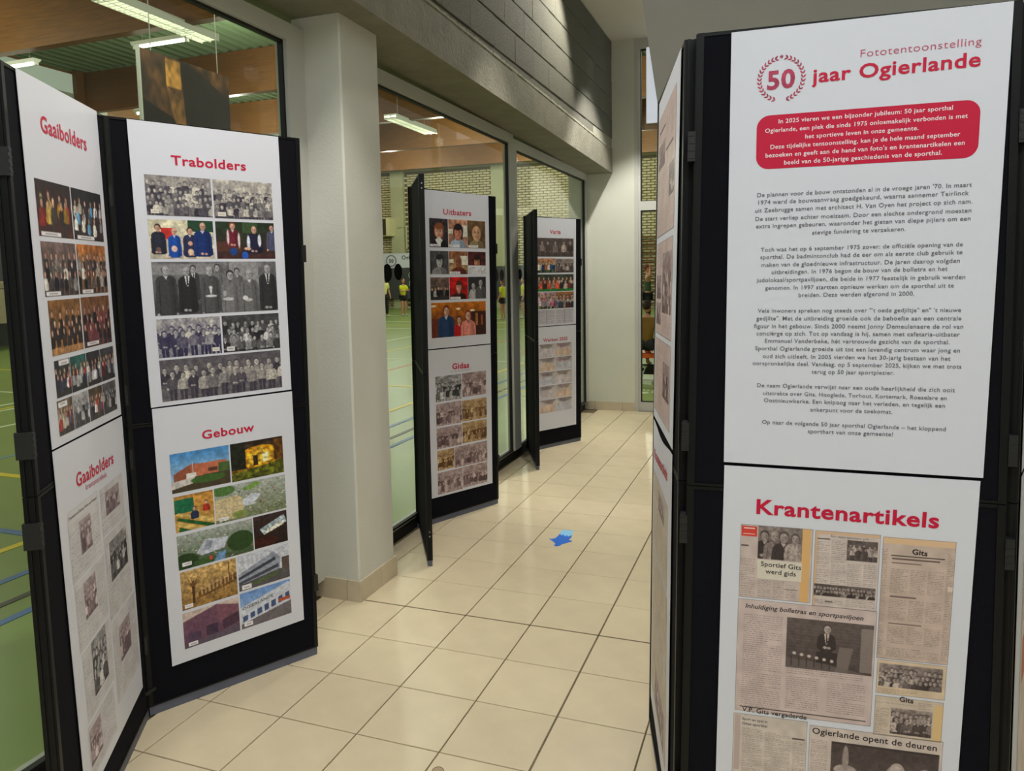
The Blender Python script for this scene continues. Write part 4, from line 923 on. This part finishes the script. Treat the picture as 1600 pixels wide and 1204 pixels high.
POS = [(.114, .898, .369), (.119, .889, .386), (.107, .903, .404), (.109, .901, .423), (.112, .9, .440), (.331, .675, .458), (.133, .879, .494), (.132, .879, .511), (.137, .872, .529), (.178, .831, .546), (.119, .894, .564), (.154, .856, .582), (.286, .718, .599),
       (.127, .886, .635), (.122, .889, .653), (.113, .897, .671), (.124, .887, .688), (.158, .852, .705), (.12, .891, .723), (.151, .859, .741), (.111, .899, .758), (.346, .659, .775), (.131, .881, .810), (.156, .854, .828), (.16, .849, .845), (.346, .659, .863), (.155, .857, .897), (.339, .665, .914)]
L = [(t, a0, b+.0055, a1, b+.0035) for t, (a0, a1, b) in zip(TXT, POS)]
for i0, i1 in ((0, 6), (6, 13), (13, 22), (22, 26), (26, 28)): p.lines(L[i0:i1], 'grey', .008)
# laurel emblem
lx, ly = .195, .1135; Rr = .083; k = p.W/p.H; em = MB()
def leaf_shape(cx, cy, ang, ln, wd):
    o = [(0, 0), (.35, .5), (.75, .42), (1, 0), (.7, -.18), (.35, -.3)]
    q = [(cx+(u*ln*math.cos(ang)-v*wd*math.sin(ang)), cy+(u*ln*math.sin(ang)+v*wd*math.cos(ang))*k) for u, v in o]
    A2 = np.array(q); i = len(em.v); em.v += [tuple(v) for v in p(A2[:, 0], A2[:, 1], .0007)]; em.f.append(tuple(range(i, i+6)))
for sgn in (-1, 1):
    for i in range(15):
        th = math.radians(100+i*11.0)           # from the bottom up each side
        ph = math.pi/2+sgn*math.radians(14+i*10.6)
        cx, cy = lx+Rr*math.cos(ph), ly+Rr*math.sin(ph)*k
        up = ph+sgn*math.pi/2
        leaf_shape(cx, cy, up+.6, .017, .008); leaf_shape(cx, cy, up-.6, .017, .008)
for (sx, sy, sr) in ((0, -.087, .009), (-.022, -.083, .005), (.022, -.083, .005)):
    q = []
    for i in range(10):
        rr = sr if i % 2 == 0 else sr*.45; t = -math.pi/2+i*math.pi/5; q.append((lx+sx+rr*math.cos(t), ly+(sy+rr*math.sin(t))*k))
    A2 = np.array(q); i = len(em.v); em.v += [tuple(v) for v in p(A2[:, 0], A2[:, 1], .0007)]; em.f.append(tuple(range(i, i+10)))
o = em.build('laurel_emblem', M['emblem'], p.root, fix=False)
p.text('50', .142, .1345, .248, .133, 'emblem', .03, 'emblem_number')
# -- right board, lower main poster
p = Poster('I', [(.1184, .0596), (.8714, .068), (.1252, .5275), (.9247, .525)], 'white poster of newspaper cuttings under the red heading Krantenartikels')
p.text('Krantenartikels', .141, .112, .861, .115, 'red', .026)
g = .00125; PP = (206, 186, 176)
ng = dict(tone='n')
p.photo((.078, .141, .378, .321), 'news', 201, cell=g, name='newspaper_cutting', label='newspaper cutting with the headline Sportief Gits werd gids', paper=(200, 182, 176),
    cols=[(.02, .46, .22, .98), (.27, .74, .45, .98), (.49, .74, .63, .98), (.66, .78, .8, .98)], pics=[(.25, .01, .86, .46, 'crowd', dict(tone='n', bg=(150, 140, 136), bg2=(60, 54, 54), rows=1, n=4, y0=.3, hr=.15, pal=[(44, 40, 42), (60, 54, 56), (180, 170, 168)]))],
    under=[(.85, 0, .97, 1, (222, 176, 118))], blank=[(.02, .02, .23, .16, (214, 70, 58)), (.05, .045, .2, .055, (240, 214, 206)), (.04, .125, .2, .135, (240, 214, 206)), (.25, .47, .86, .72, (220, 210, 196)), (.02, .28, .12, .3, (96, 84, 84)), (.64, .84, .82, .846, (80, 70, 70))])
p.lines([('Sportief Gits', .168, .24, .335, .242), ('werd gids', .188, .2575, .315, .259)], 'black', .01, 'headline')
p.photo((.387, .142, .645, .326), 'news', 202, cell=g, name='newspaper_cutting', label='newspaper cutting with two team photos', paper=(206, 190, 184),
    cols=[(.04, .14, .24, .7), (.27, .12, .5, .7), (.52, .4, .74, .7), (.77, .4, .97, .7), (.04, .9, .48, .99), (.52, .86, .97, .99)], under=[(0, 0, .05, 1, (214, 178, 144)), (0, 0, 1, .05, (214, 180, 150))],
    pics=[(.5, .1, .97, .37, 'crowd', dict(tone='n', rows=2, n=6, bg=(80, 76, 76))), (.02, .7, .97, .86, 'crowd', dict(tone='n', rows=2, n=20, bg=(90, 84, 84), hr=.12, y0=.3, dy=.3, pal=DARKP))], blank=[(.04, .1, .24, .115, (70, 60, 60)), (.2, .92, .32, .935, (60, 52, 52))])
p.text('Een open sportieve gids', .45, .1555, .6, .157, 'grey', .0, 'headline')
p.photo((.655, .145, .93, .438), 'news', 203, cell=g, name='newspaper_cutting', label='tall newspaper cutting headed Gits in three columns', paper=(198, 176, 164), under=[(0, 0, 1, .055, (222, 186, 150))],
    cols=[(.01, .1, .08, .98), (.14, .25, .38, .46), (.41, .25, .62, .46), (.65, .25, .86, .46), (.14, .5, .38, .68), (.41, .5, .62, .68), (.65, .5, .86, .68), (.14, .72, .38, .87), (.41, .72, .62, .87), (.65, .72, .86, .87), (.14, .9, .86, .98), (.9, .1, .99, .98)], pitch=3,
    blank=[(.12, .145, .86, .151, (70, 60, 58)), (.14, .165, .8, .177, (110, 92, 88)), (.14, .2, .55, .208, (120, 100, 96)), (.14, .475, .5, .485, (120, 100, 96)), (.14, .695, .6, .704, (120, 100, 96)), (.92, .36, .99, .4, (222, 200, 186))])
p.text('Gits', .768, .181, .826, .183, 'black', .03, 'headline')
p.photo((.076, .326, .648, .61), 'news', 204, cell=g, name='newspaper_cutting', label='large newspaper cutting about the opening of the bowling lane', paper=(204, 184, 180),
    cols=[(.05, .13, .34, .97), (.38, .64, .62, .93), (.68, .65, .95, .93), (.38, .57, .93, .62)], pitch=4.0, dens=.75, ink=(104, 86, 86), pics=[(.37, .125, .985, .565, 'suit', dict())], blank=[(.04, .955, .96, .961, (70, 60, 58))])
p.text('Inhuldiging bolletras en sportpaviljoen', .108, .3475, .596, .351, 'black', .012, 'headline')
p.text('V.P. Gits vergaderde', .108, .611, .385, .613, 'black', .012, 'headline')
p.photo((.66, .441, .928, .524), 'news', 205, cell=g, name='newspaper_cutting', label='wide cutting with a team photo', paper=(214, 190, 164), cols=[(.03, .83, .6, .97)], pics=[(.04, .12, .95, .8, 'crowd', dict(tone='n', rows=3, n=13, hr=.09, y0=.28, dy=.2))])
p.photo((.66, .53, .926, .628), 'news', 206, cell=g, name='newspaper_cutting', label='cutting headed Gits with a photo of a meeting', paper=(206, 188, 172), under=[(.86, .1, 1, 1, (222, 188, 136))], cols=[(.02, .3, .22, .97), (.02, .16, .6, .22), (.64, .08, .84, .26)], pics=[(.25, .28, .85, .93, 'crowd', dict(tone='n', rows=2, n=8, hr=.09, y0=.25, dy=.18))])
p.text('Gits', .755, .5385, .81, .54, 'black', .03, 'headline')
p.photo((.072, .618, .39, .80), 'news', 207, cell=g, name='newspaper_cutting', label='cutting about the sports hall in small columns', paper=(206, 192, 182), cols=[(.13, .2, .4, .99), (.45, .22, .78, .99), (.82, .3, .98, .99)], blank=[(.8, .25, .97, .27, (90, 78, 76)), (.02, .02, .1, .8, (190, 170, 166))])
p.lines([('Sport en spel in', .11, .633, .22, .634), ('Gitse sporthal', .11, .645, .22, .646)], 'grey', .02, 'headline')
p.photo((.4, .625, .935, .80), 'news', 208, cell=g, name='newspaper_cutting', label='cutting with a smiling man under hanging lamps', paper=(208, 192, 184), cols=[(.02, .2, .15, .99)], pics=[(.18, .2, .985, .99, 'lamps', dict())])
p.text('Ogierlande opent de deuren', .412, .645, .912, .65, 'black', .012, 'headline')
p.photo((.08, .815, .93, .95), 'news', 209, cell=.0025, name='newspaper_cutting', cols=[(.03, .1, .3, .95), (.35, .1, .65, .95), (.7, .1, .97, .95)])
# -- right board, left leaf
p = Poster('G', [(.0644, .5234), (.8358, .5254), (.115, .9895), (.9311, .9979)], 'upper poster on the narrow receding leaf, reddish newspaper pages')
g = .0022
rk = dict(paper=(200, 178, 174), ink=(150, 128, 126))
p.photo((.02, .06, .86, .42), 'news', 220, cell=g, name='newspaper_cutting', cols=[(.05, .5, .45, .97), (.5, .5, .95, .97), (.5, .12, .95, .3)], pics=[(.05, .24, .45, .44, 'crowd', dict(tone='m', rows=2, n=6)), (.7, .5, .97, .74, 'crowd', dict(tone='m', rows=3, n=4))], blank=[(.1, .12, .45, .14, (90, 70, 72)), (.5, .34, .9, .36, (90, 70, 72))], **rk)
p.photo((.04, .44, .84, .72), 'news', 221, cell=g, name='newspaper_cutting', cols=[(.4, .78, .97, .97), (.03, .06, .38, .3)], pics=[(.42, .14, .95, .76, 'crowd', dict(tone='m', rows=4, n=5)), (.04, .36, .36, .62, 'crowd', dict(tone='m', rows=2, n=5)), (.04, .66, .36, .9, 'crowd', dict(tone='m', rows=2, n=5))], **rk)
p.photo((.04, .735, .84, .97), 'news', 222, cell=g, name='newspaper_cutting', cols=[(.04, .1, .5, .95)], pics=[(.55, .25, .95, .7, 'crowd', dict(tone='m', rows=3, n=5))], **rk)
p = Poster('G', [(.11, .075), (.83, .05), (.068, .5175), (.83, .519)], 'lower poster on the narrow receding leaf, with a red heading and cuttings', sag=.018)
p.text('Krantenartikels', .08, .125, .8, .10, 'red', .02)
rk = dict(paper=(200, 188, 172), ink=(156, 144, 132))
p.photo((.04, .17, .83, .42), 'news', 223, cell=g, name='newspaper_cutting', cols=[(.05, .4, .95, .95)], pics=[(.4, .1, .8, .36, 'crowd', dict(tone='p', rows=2, n=5))], **rk)
p.photo((.04, .43, .86, .66), 'news', 224, cell=g, name='newspaper_cutting', cols=[(.05, .1, .95, .95)], **rk)
p.photo((.04, .67, .86, .93), 'news', 225, cell=g, name='newspaper_cutting', cols=[(.05, .1, .95, .6)], pics=[(.3, .5, .9, .95, 'crowd', dict(tone='p', rows=3, n=5))], **rk)
# -- right board, right leaf
p = Poster('J', [(.06, .06), (.93, .06), (.06, .525), (.93, .525)], 'poster on the right edge leaf, with orange stained print')
p.photo((.25, .08, .95, .9), 'news', 230, cell=.003, name='printed_page', paper=(222, 206, 196), cols=[(.05, .05, .45, .4), (.55, .05, .95, .6)], under=[(.1, .45, .4, .6, (196, 110, 90)), (.3, .2, .9, .3, (214, 170, 150))])
p = Poster('J', [(.06, .53), (.93, .53), (.06, .995), (.93, .995)], 'white poster at the right edge of the photo, upper half of the side leaf')
p.photo((.1, .2, .9, .9), 'news', 231, cell=.004, name='printed_page', cols=[(.05, .05, .45, .9), (.55, .05, .95, .9)])
flush_texts()

# ================================================================== THINGS IN THE HALL
hp = empty('hanging_picture', (-6, 4.54, 0), label='large dark brown picture with sun patches hanging behind the top left pane', cat='picture')
pa = pic('print', 90, 130, 5)
painter_grid('canvas', pa, lambda A, Q: np.stack([np.full_like(A, .001), A*1.6, 4.43-Q*1.75], -1), M['photo'], hp)
MB().box(-.03, 0, 0, 1.6, 2.68, 4.43).build('backing', M['dark'], hp)
MB().box(-.035, .01, -.025, 0, 2.66, 4.45).build('edge_strip', M['lampw'], hp)
for yy in (.2, 1.4): MB().tube([(-.015, yy, 4.43), (-.015, yy, 7.02)], .006, 6).build('wire', M['post'], hp)
# heater on the end wall
ht = empty('wall_heater', (-15.95, 28.1, 3.35), label='brown slatted heater box with cream side high on the far brick wall', cat='heater')
MB().box(-.36, .52, -.5, .24, 0, .8).build('body', M['cream'], ht)
MB().box(-.35, .38, -.53, -.5, .03, .77).build('grille', M['heater'], ht)
for k in range(9): MB().quadbox([(-.34, -.56, .06+k*.08), (.37, -.56, .06+k*.08), (.37, -.53, .09+k*.08), (-.34, -.53, .09+k*.08), (-.34, -.56, .07+k*.08), (.37, -.56, .07+k*.08), (.37, -.53, .1+k*.08), (-.34, -.53, .1+k*.08)]).build('slat', M['heater'], ht)
MB().tube([(.7, 0, .4), (1.1, .1, .4), (1.1, .1, -.6)], .05, 8).build('pipe', M['render'], ht)
# banner with emblem
bn = empty('banner', (-16.15, 28.04, 1.88), label='white banner with round laurel emblem and lettering on the far wall', cat='banner')
MB().box(0, 4.6, 0, .03, 0, .66).build('cloth', M['paper'], bn)
ring = MB()
for i in range(20):
    t = 2*math.pi*i/20; c, s_ = math.cos(t), math.sin(t)
    ring.box(.55+.25*c-.03, .55+.25*c+.03, -.006, 0, .33+.25*s_-.03, .33+.25*s_+.03)
ring.build('emblem', M['grey'], bn)
class Flat:
    root = bn; W = 4.6; H = .66
    def __call__(s, a, b, off=0): a = np.asarray(a, float); b = np.asarray(b, float); return np.stack([a*4.6, np.full_like(a, -.004), .66-b*.66], -1)
TEXTS.clear(); fb = Flat()
TEXTS.append((fb, [('50', .095, .62, .145, .62)], 'black', .03, 'lettering', None)); TEXTS.append((fb, [('Ogierlande', .24, .42, .52, .42)], 'black', .02, 'lettering', None)); flush_texts()
MB().tube([(0, .06, 0.67), (4.6, .06, .67)], .02, 6).build('rail', M['post'], bn)
# wall mats
for i in range(9):
    r = MB().chbox(-16.1+i*1.02, -15.1+i*1.02, 28.0, 28.14, .45, 1.86, .02).build('wall_mat', M['pad'])
    tag(r, '%s dark grey mat from the left corner along the far brick wall' % ('first', 'second', 'third', 'fourth', 'fifth', 'sixth', 'seventh', 'eighth', 'ninth')[i], 'mat', 'grey wall mats on the far wall')
# wall bars
wbar = empty('wall_bars', (-4.1, 28.2, 0), label='brown wooden wall bars on the far brick wall beyond the end window', cat='wall bars')
for xx in (0, .95, 1.9): MB().box(xx-.04, xx+.04, -.1, .14, 0, 3.1).build('upright', M['wood'], wbar)
for k in range(17): MB().tube([(0, -.06, .2+k*.17), (1.9, -.06, .2+k*.17)], .03, 6).build('rung', M['wood'], wbar)
# padded vault at the left edge
vt = empty('gym_vault', (-15.2, 9.3, 0), label='beige padded gym vault by the far side wall, left edge of the photo', cat='gym vault')
v = MB(); n = 14
for z0, z1, w0, w1 in ((.62, 1.05, .42, .36), (1.05, 1.4, .36, .3)):
    v.quadbox([(-w0, -.9, z0), (w0, -.9, z0), (w0, .9, z0), (-w0, .9, z0), (-w1, -.85, z1), (w1, -.85, z1), (w1, .85, z1), (-w1, .85, z1)])
v.build('body', M['vault'], vt)
MB().chbox(-.32, .32, -.88, .88, 1.4, 1.56, .05).build('padded_top', M['vault'], vt)
for sx in (-1, 1):
    for sy in (-1, 1): MB().tube([(sx*.3, sy*.75, .64), (sx*.42, sy*.8, .0)], .035, 8).build('leg', M['dark'], vt)
# badminton posts
for i, (x, y) in enumerate(((-11.1, 24.2), (-3.4, 14.5))):
    r = empty('net_post', (x, y, 0), label=['pale net post behind the jersey players', 'pale net post near the right windows'][i], cat='net post')
    MB().tube([(0, 0, .06), (0, 0, 1.55)], .03, 8).build('tube', M['whitemetal'], r); MB().box(-.25, .25, -.15, .15, 0, .06).build('base', M['pad'], r)

# ------------------------------------------------------------------ people
def skin_mesh(name, verts, edges, material, parent, sub=1):
    me = bpy.data.meshes.new(name); me.from_pydata([v[:3] for v in verts], edges, []); me.update()
    o = link(name, me, parent); md = o.modifiers.new('s', 'SKIN'); md.use_smooth_shade = True
    for i, v in enumerate(verts):
        sv = me.skin_vertices[0].data[i]; r = v[3]; sv.radius = (r, r if len(v) < 5 else v[4]); sv.use_root = (i == 0)
    ss = o.modifiers.new('b', 'SUBSURF'); ss.levels = sub; ss.render_levels = sub
    bpy.context.view_layer.update()
    m2 = bpy.data.meshes.new_from_object(o.evaluated_get(bpy.context.evaluated_depsgraph_get()))
    o.modifiers.clear(); o.data = m2; m2.name = name; m2.materials.clear(); m2.materials.append(material)
    m2.polygons.foreach_set('use_smooth', [True]*len(m2.polygons)); return o
def person(loc, rz, H, label, shirt, trousers, hair, pose='stand', shorts=False, group=None, sleeveless=False):
    """figure faces -Y before rotation"""
    r = empty('person', loc, rz, label=label, cat='person', group=group); s = H/1.75
    sit = pose == 'sit'
    hipz = .92*s if not sit else 0
    def P(x, y, z, ra, rb=None): return (x*s, y*s, hipz+z*s, ra*s) if rb is None else (x*s, y*s, hipz+z*s, ra*s, rb*s)
    hs = .10
    if sit: legs = [[(-.1, -.02, 0), (-.12, -.42, .02), (-.12, -.42, -.4), (-.12, -.56, -.45)], [(.1, -.02, 0), (.12, -.42, .02), (.12, -.40, -.4), (.12, -.54, -.45)]]
    else: legs = [[(-.09, 0, -.03), (-.11, -.03, -.45), (-.12, .02, -.85), (-.13, -.1, -.89)], [(.09, 0, -.03), (.12, -.02, -.45), (.14, .03, -.85), (.15, -.09, -.89)]]
    if pose == 'arms_up': arms = [[(-.19, 0, .5), (-.36, -.06, .58), (-.16, -.06, .74)], [(.19, 0, .5), (.36, -.06, .58), (.16, -.05, .74)]]
    elif pose == 'racket': arms = [[(-.19, 0, .5), (-.24, -.12, .26), (-.08, -.3, .3)], [(.19, 0, .5), (.24, -.14, .27), (.06, -.32, .34)]]
    elif sit: arms = [[(-.19, 0, .5), (-.25, -.1, .24), (-.16, -.34, .18)], [(.19, 0, .5), (.25, -.1, .24), (.16, -.34, .18)]]
    else: arms = [[(-.19, 0, .5), (-.25, .02, .22), (-.26, -.08, -.02)], [(.19, 0, .5), (.25, .02, .22), (.26, -.08, -.02)]]
    # body: one continuous skinned surface
    vs = [P(0, 0, 0, .13, .1), P(0, 0, .25, .12, .09), P(0, .01, .45, .13, .09), P(0, .0, .56, .06), P(0, -.01, .64, .055)]
    es = [(0, 1), (1, 2), (2, 3), (3, 4)]
    for A in arms:
        i = len(vs); vs += [P(*A[0], .052), P(*A[1], .042), P(*A[2], .03)]; es += [(2, i), (i, i+1), (i+1, i+2)]
        d = (V(A[2])-V(A[1])).normalized(); w = V(A[2]); side = d.orthogonal().normalized(); up = d.cross(side)
        j = len(vs); pm = w+d*.05; vs.append(P(*pm, .028, .018)); es.append((i+2, j))
        for q, (o_, ln) in enumerate(((-.027, .07), (-.009, .085), (.009, .08), (.027, .065))):
            a = len(vs); vs += [P(*(pm+side*o_+d*.03), .009), P(*(pm+side*o_+d*ln+up*.02), .008)]; es += [(j, a), (a, a+1)]
        a = len(vs); vs += [P(*(w+d*.02-side*.035), .01), P(*(w+d*.055-side*.055+up*.015), .009)]; es += [(i+2, a), (a, a+1)]
    for Lg in legs:
        i = len(vs); vs += [P(*Lg[0], .085), P(*Lg[1], .058), P(*Lg[2], .038), P(*Lg[3], .04, .03)]; es += [(0, i), (i, i+1), (i+1, i+2), (i+2, i+3)]
    body = skin_mesh('body', vs, es, M['skin'], r)
    # head with face
    hz = hipz+.76*s; hd = MB(); hd.ball((0, -.012*s, hz), .075*s, .092*s, .115*s, 16, 12)
    hd.ball((0, -.105*s, hz-.01*s), .013*s, .02*s, .02*s, 8, 6); hd.ball((0, -.07*s, hz-.085*s), .035*s, .03*s, .022*s, 8, 6)
    for sx in (-1, 1): hd.ball((sx*.077*s, .0, hz-.01*s), .012*s, .02*s, .03*s, 8, 6)
    head = hd.build('head', M['skin'], r, True, False)
    for sx in (-1, 1): MB().ball((sx*.03*s, -.094*s, hz+.01*s), .011*s, .008*s, .008*s, 8, 6).build('eye', M['eye'], head, True, False)
    MB().ball((0, -.098*s, hz-.055*s), .024*s, .008*s, .007*s, 8, 6).build('mouth', M['lip'], head, True, False)
    hr_ = MB(); hr_.ball((0, .018*s, hz+.03*s), .084*s, .092*s, .1*s, 16, 10)
    rg = random.Random(int(H*100))
    for i in range(26):
        a = rg.uniform(0, 2*math.pi); e = rg.uniform(.1, 1.2); hr_.ball((.078*s*math.cos(a)*math.cos(e), .02*s+.085*s*math.sin(a)*math.cos(e), hz+.03*s+.092*s*math.sin(e)), .022*s, .022*s, .016*s, 6, 4)
    hr_.build('hair', hair, r, True, False)
    # shirt, trousers, shoes
    vs = [P(0, 0, -.05, .15, .115), P(0, 0, .2, .14, .105), P(0, .01, .44, .15, .105), P(0, .0, .53, .085, .075)]; es = [(0, 1), (1, 2), (2, 3)]
    if not sleeveless:
        for A in arms:
            i = len(vs); mid = V(A[0]).lerp(V(A[1]), .75); vs += [P(*A[0], .075), P(*mid, .064)]; es += [(2, i), (i, i+1)]
    skin_mesh('shirt', vs, es, shirt, r)
    vs = [P(0, 0, 0, .152, .118)]; es = []
    for Lg in legs:
        i = len(vs)
        if shorts: mid = V(Lg[0]).lerp(V(Lg[1]), .5); vs += [P(*Lg[0], .1), P(*mid, .088)]; es += [(0, i), (i, i+1)]
        else:
            an = V(Lg[1]).lerp(V(Lg[2]), .92); vs += [P(*Lg[0], .1), P(*Lg[1], .075), P(*an, .06)]; es += [(0, i), (i, i+1), (i+1, i+2)]
    skin_mesh('shorts' if shorts else 'trousers', vs, es, trousers, r)
    for Lg in legs:
        x, y, z = [c*s for c in Lg[3]]; z += hipz
        sh = MB(); sh.ball((x, y-.01*s, z+.0*s), .045*s, .11*s, .03*s, 10, 8); sh.ball((x, y+.06*s, z+.03*s), .038*s, .05*s, .045*s, 10, 6); sh.build('shoe', M['shoe'], r, True, False)
    return r
q = .0
person((-12.37, 21.6, 0), math.radians(60), 1.5, 'standing player in pale yellow jersey and long black trousers, beside the white pillar', M['pshirt'], M['btrous'], M['hairb'])
p2_ = person((-12.0, 22.4, 0), math.radians(75), 1.38, 'player in bright yellow jersey and black shorts, right of the one in long trousers', M['yshirt'], M['btrous'], M['hairb'], 'racket', True)
person((-6.72, 21.1, 0), math.radians(-60), 1.36, 'player in yellow jersey half hidden by the edge-on leaf of the farthest board', M['yshirt'], M['btrous'], M['hairb'], 'stand', True)
person((-7.2, 20.4, 0), math.radians(-100), 1.3, 'player in yellow jersey, a sliver seen left of the window post', M['yshirt'], M['btrous'], M['hairr'], 'stand', True)
person((-1.97, 18, 0), math.radians(100), 1.66, 'person in dark green top with hands raised to the hair, beyond the end window', M['gshirt'], M['btrous'], M['hairr'], 'arms_up', sleeveless=True)
person((-.1, 7.06, .545), math.radians(172), 1.16, 'child in olive brown shirt on the orange bench, seen from behind', M['bshirt'], M['btrous'], M['hairb'], 'sit')
person((.40, 7.2, .54), math.radians(190), 1.2, 'person in white shirt sitting on the orange bench beside the child', M['wshirt'], M['btrous'], M['hairr'], 'sit')
# racket held by the second player
rk_ = empty('badminton_racket', (-11.74, 22.33, 1.0), label='pale badminton racket held up by the player in bright yellow and black shorts', cat='racket')
MB().tube([(0, 0, -.08), (.04, 0, .12)], .016, 8).build('grip', M['btrous'], rk_); MB().tube([(.04, 0, .12), (.1, 0, .4)], .008, 8).build('shaft', M['whitemetal'], rk_)
MB().tube([(.15+.11*math.sin(2*math.pi*i/20)*1, 0, .53-.13*math.cos(2*math.pi*i/20)) for i in range(21)], .009, 6).build('hoop', M['whitemetal'], rk_)
# bench
be = empty('bench', (0, 7.2, 0), label='bench with orange seat and white curved legs beyond the end window', cat='bench')
MB().chbox(-.48, 1.2, -.15, .2, .36, .43, .012).build('seat', M['orange'], be)
for xx in (-.4, .25, .95):
    MB().tube([(xx, .1, .37), (xx, .1, .03)], .03, 8).build('leg', M['whitemetal'], be)
    MB().tube([(xx+.06, 0, .37), (xx+.1, 0, .25), (xx+.26, 0, .22), (xx+.2, 0, .1), (xx+.05, 0, .05)], .028, 8).build('curved_brace', M['whitemetal'], be)
    MB().box(xx-.03, xx+.36, -.14, .18, 0, .045).build('foot', M['whitemetal'], be)
MB().box(-.4, 1.1, .15, .19, .1, .24).build('back_rail', M['dark'], be)

# ------------------------------------------------------------------ marks on the corridor floor
ar = empty('floor_sticker', (.44, 1.04, 0), label='torn bright blue tape arrow with pale blue patch stuck on the beige tiles', cat='sticker')
def flat_poly(name, pts, z, th, mt, parent):
    mb = MB(); n = len(pts); mb.v = [(x, y, z) for x, y in pts]+[(x, y, z+th) for x, y in pts]
    mb.f = [tuple(range(n))[::-1], tuple(range(n, 2*n))]+[(i, (i+1) % n, n+(i+1) % n, n+i) for i in range(n)]
    return mb.build(name, mt, parent)
from math import hypot
dark_pts = [(-0.069, 0.015), (-0.051, -0.002), (-0.031, 0.021), (-0.028, 0.061), (-0.028, 0.1), (-0.011, 0.071), (-0.005, 0.09), (0.013, 0.062), (0.019, 0.086), (0.033, 0.063), (0.038, 0.081), (0.047, 0.095), (0.052, 0.052), (0.049, 0.024), (0.059, 0.005), (0.068, 0.013), (0.072, -0.007), (0.057, -0.022), (0.046, -0.041), (0.031, -0.062), (0.026, -0.089), (0.013, -0.104), (-0.005, -0.099), (-0.006, -0.063), (-0.034, -0.029), (-0.051, -0.015)]
pale_pts = [(-0.028, 0.1), (-0.035, 0.167), (0.033, 0.176), (0.046, 0.095), (0.05, 0.03), (0.041, -0.006), (-0.008, 0.034)]
flat_poly('pale_patch', pale_pts, .0002, .0004, M['paletape'], ar)
flat_poly('arrow_tape', dark_pts, .0007, .0005, M['bluetape'], ar)
fc = empty('round_marker', (.647, -1.0, 0), label='small round cap let into a tile at the bottom edge of the photo', cat='marker')
MB().tube([(.0, 0, 0.0002), (0, 0, .0012)], .017, 24).build('disc', mat('dull brass cap', (176, 150, 122), .5, noise=.1), fc)
MB().tube([(.0175*math.cos(2*math.pi*i/24), .0175*math.sin(2*math.pi*i/24), .001) for i in range(25)], .0012, 6, False).build('rim', M['grout'], fc)
bpy.context.view_layer.update()
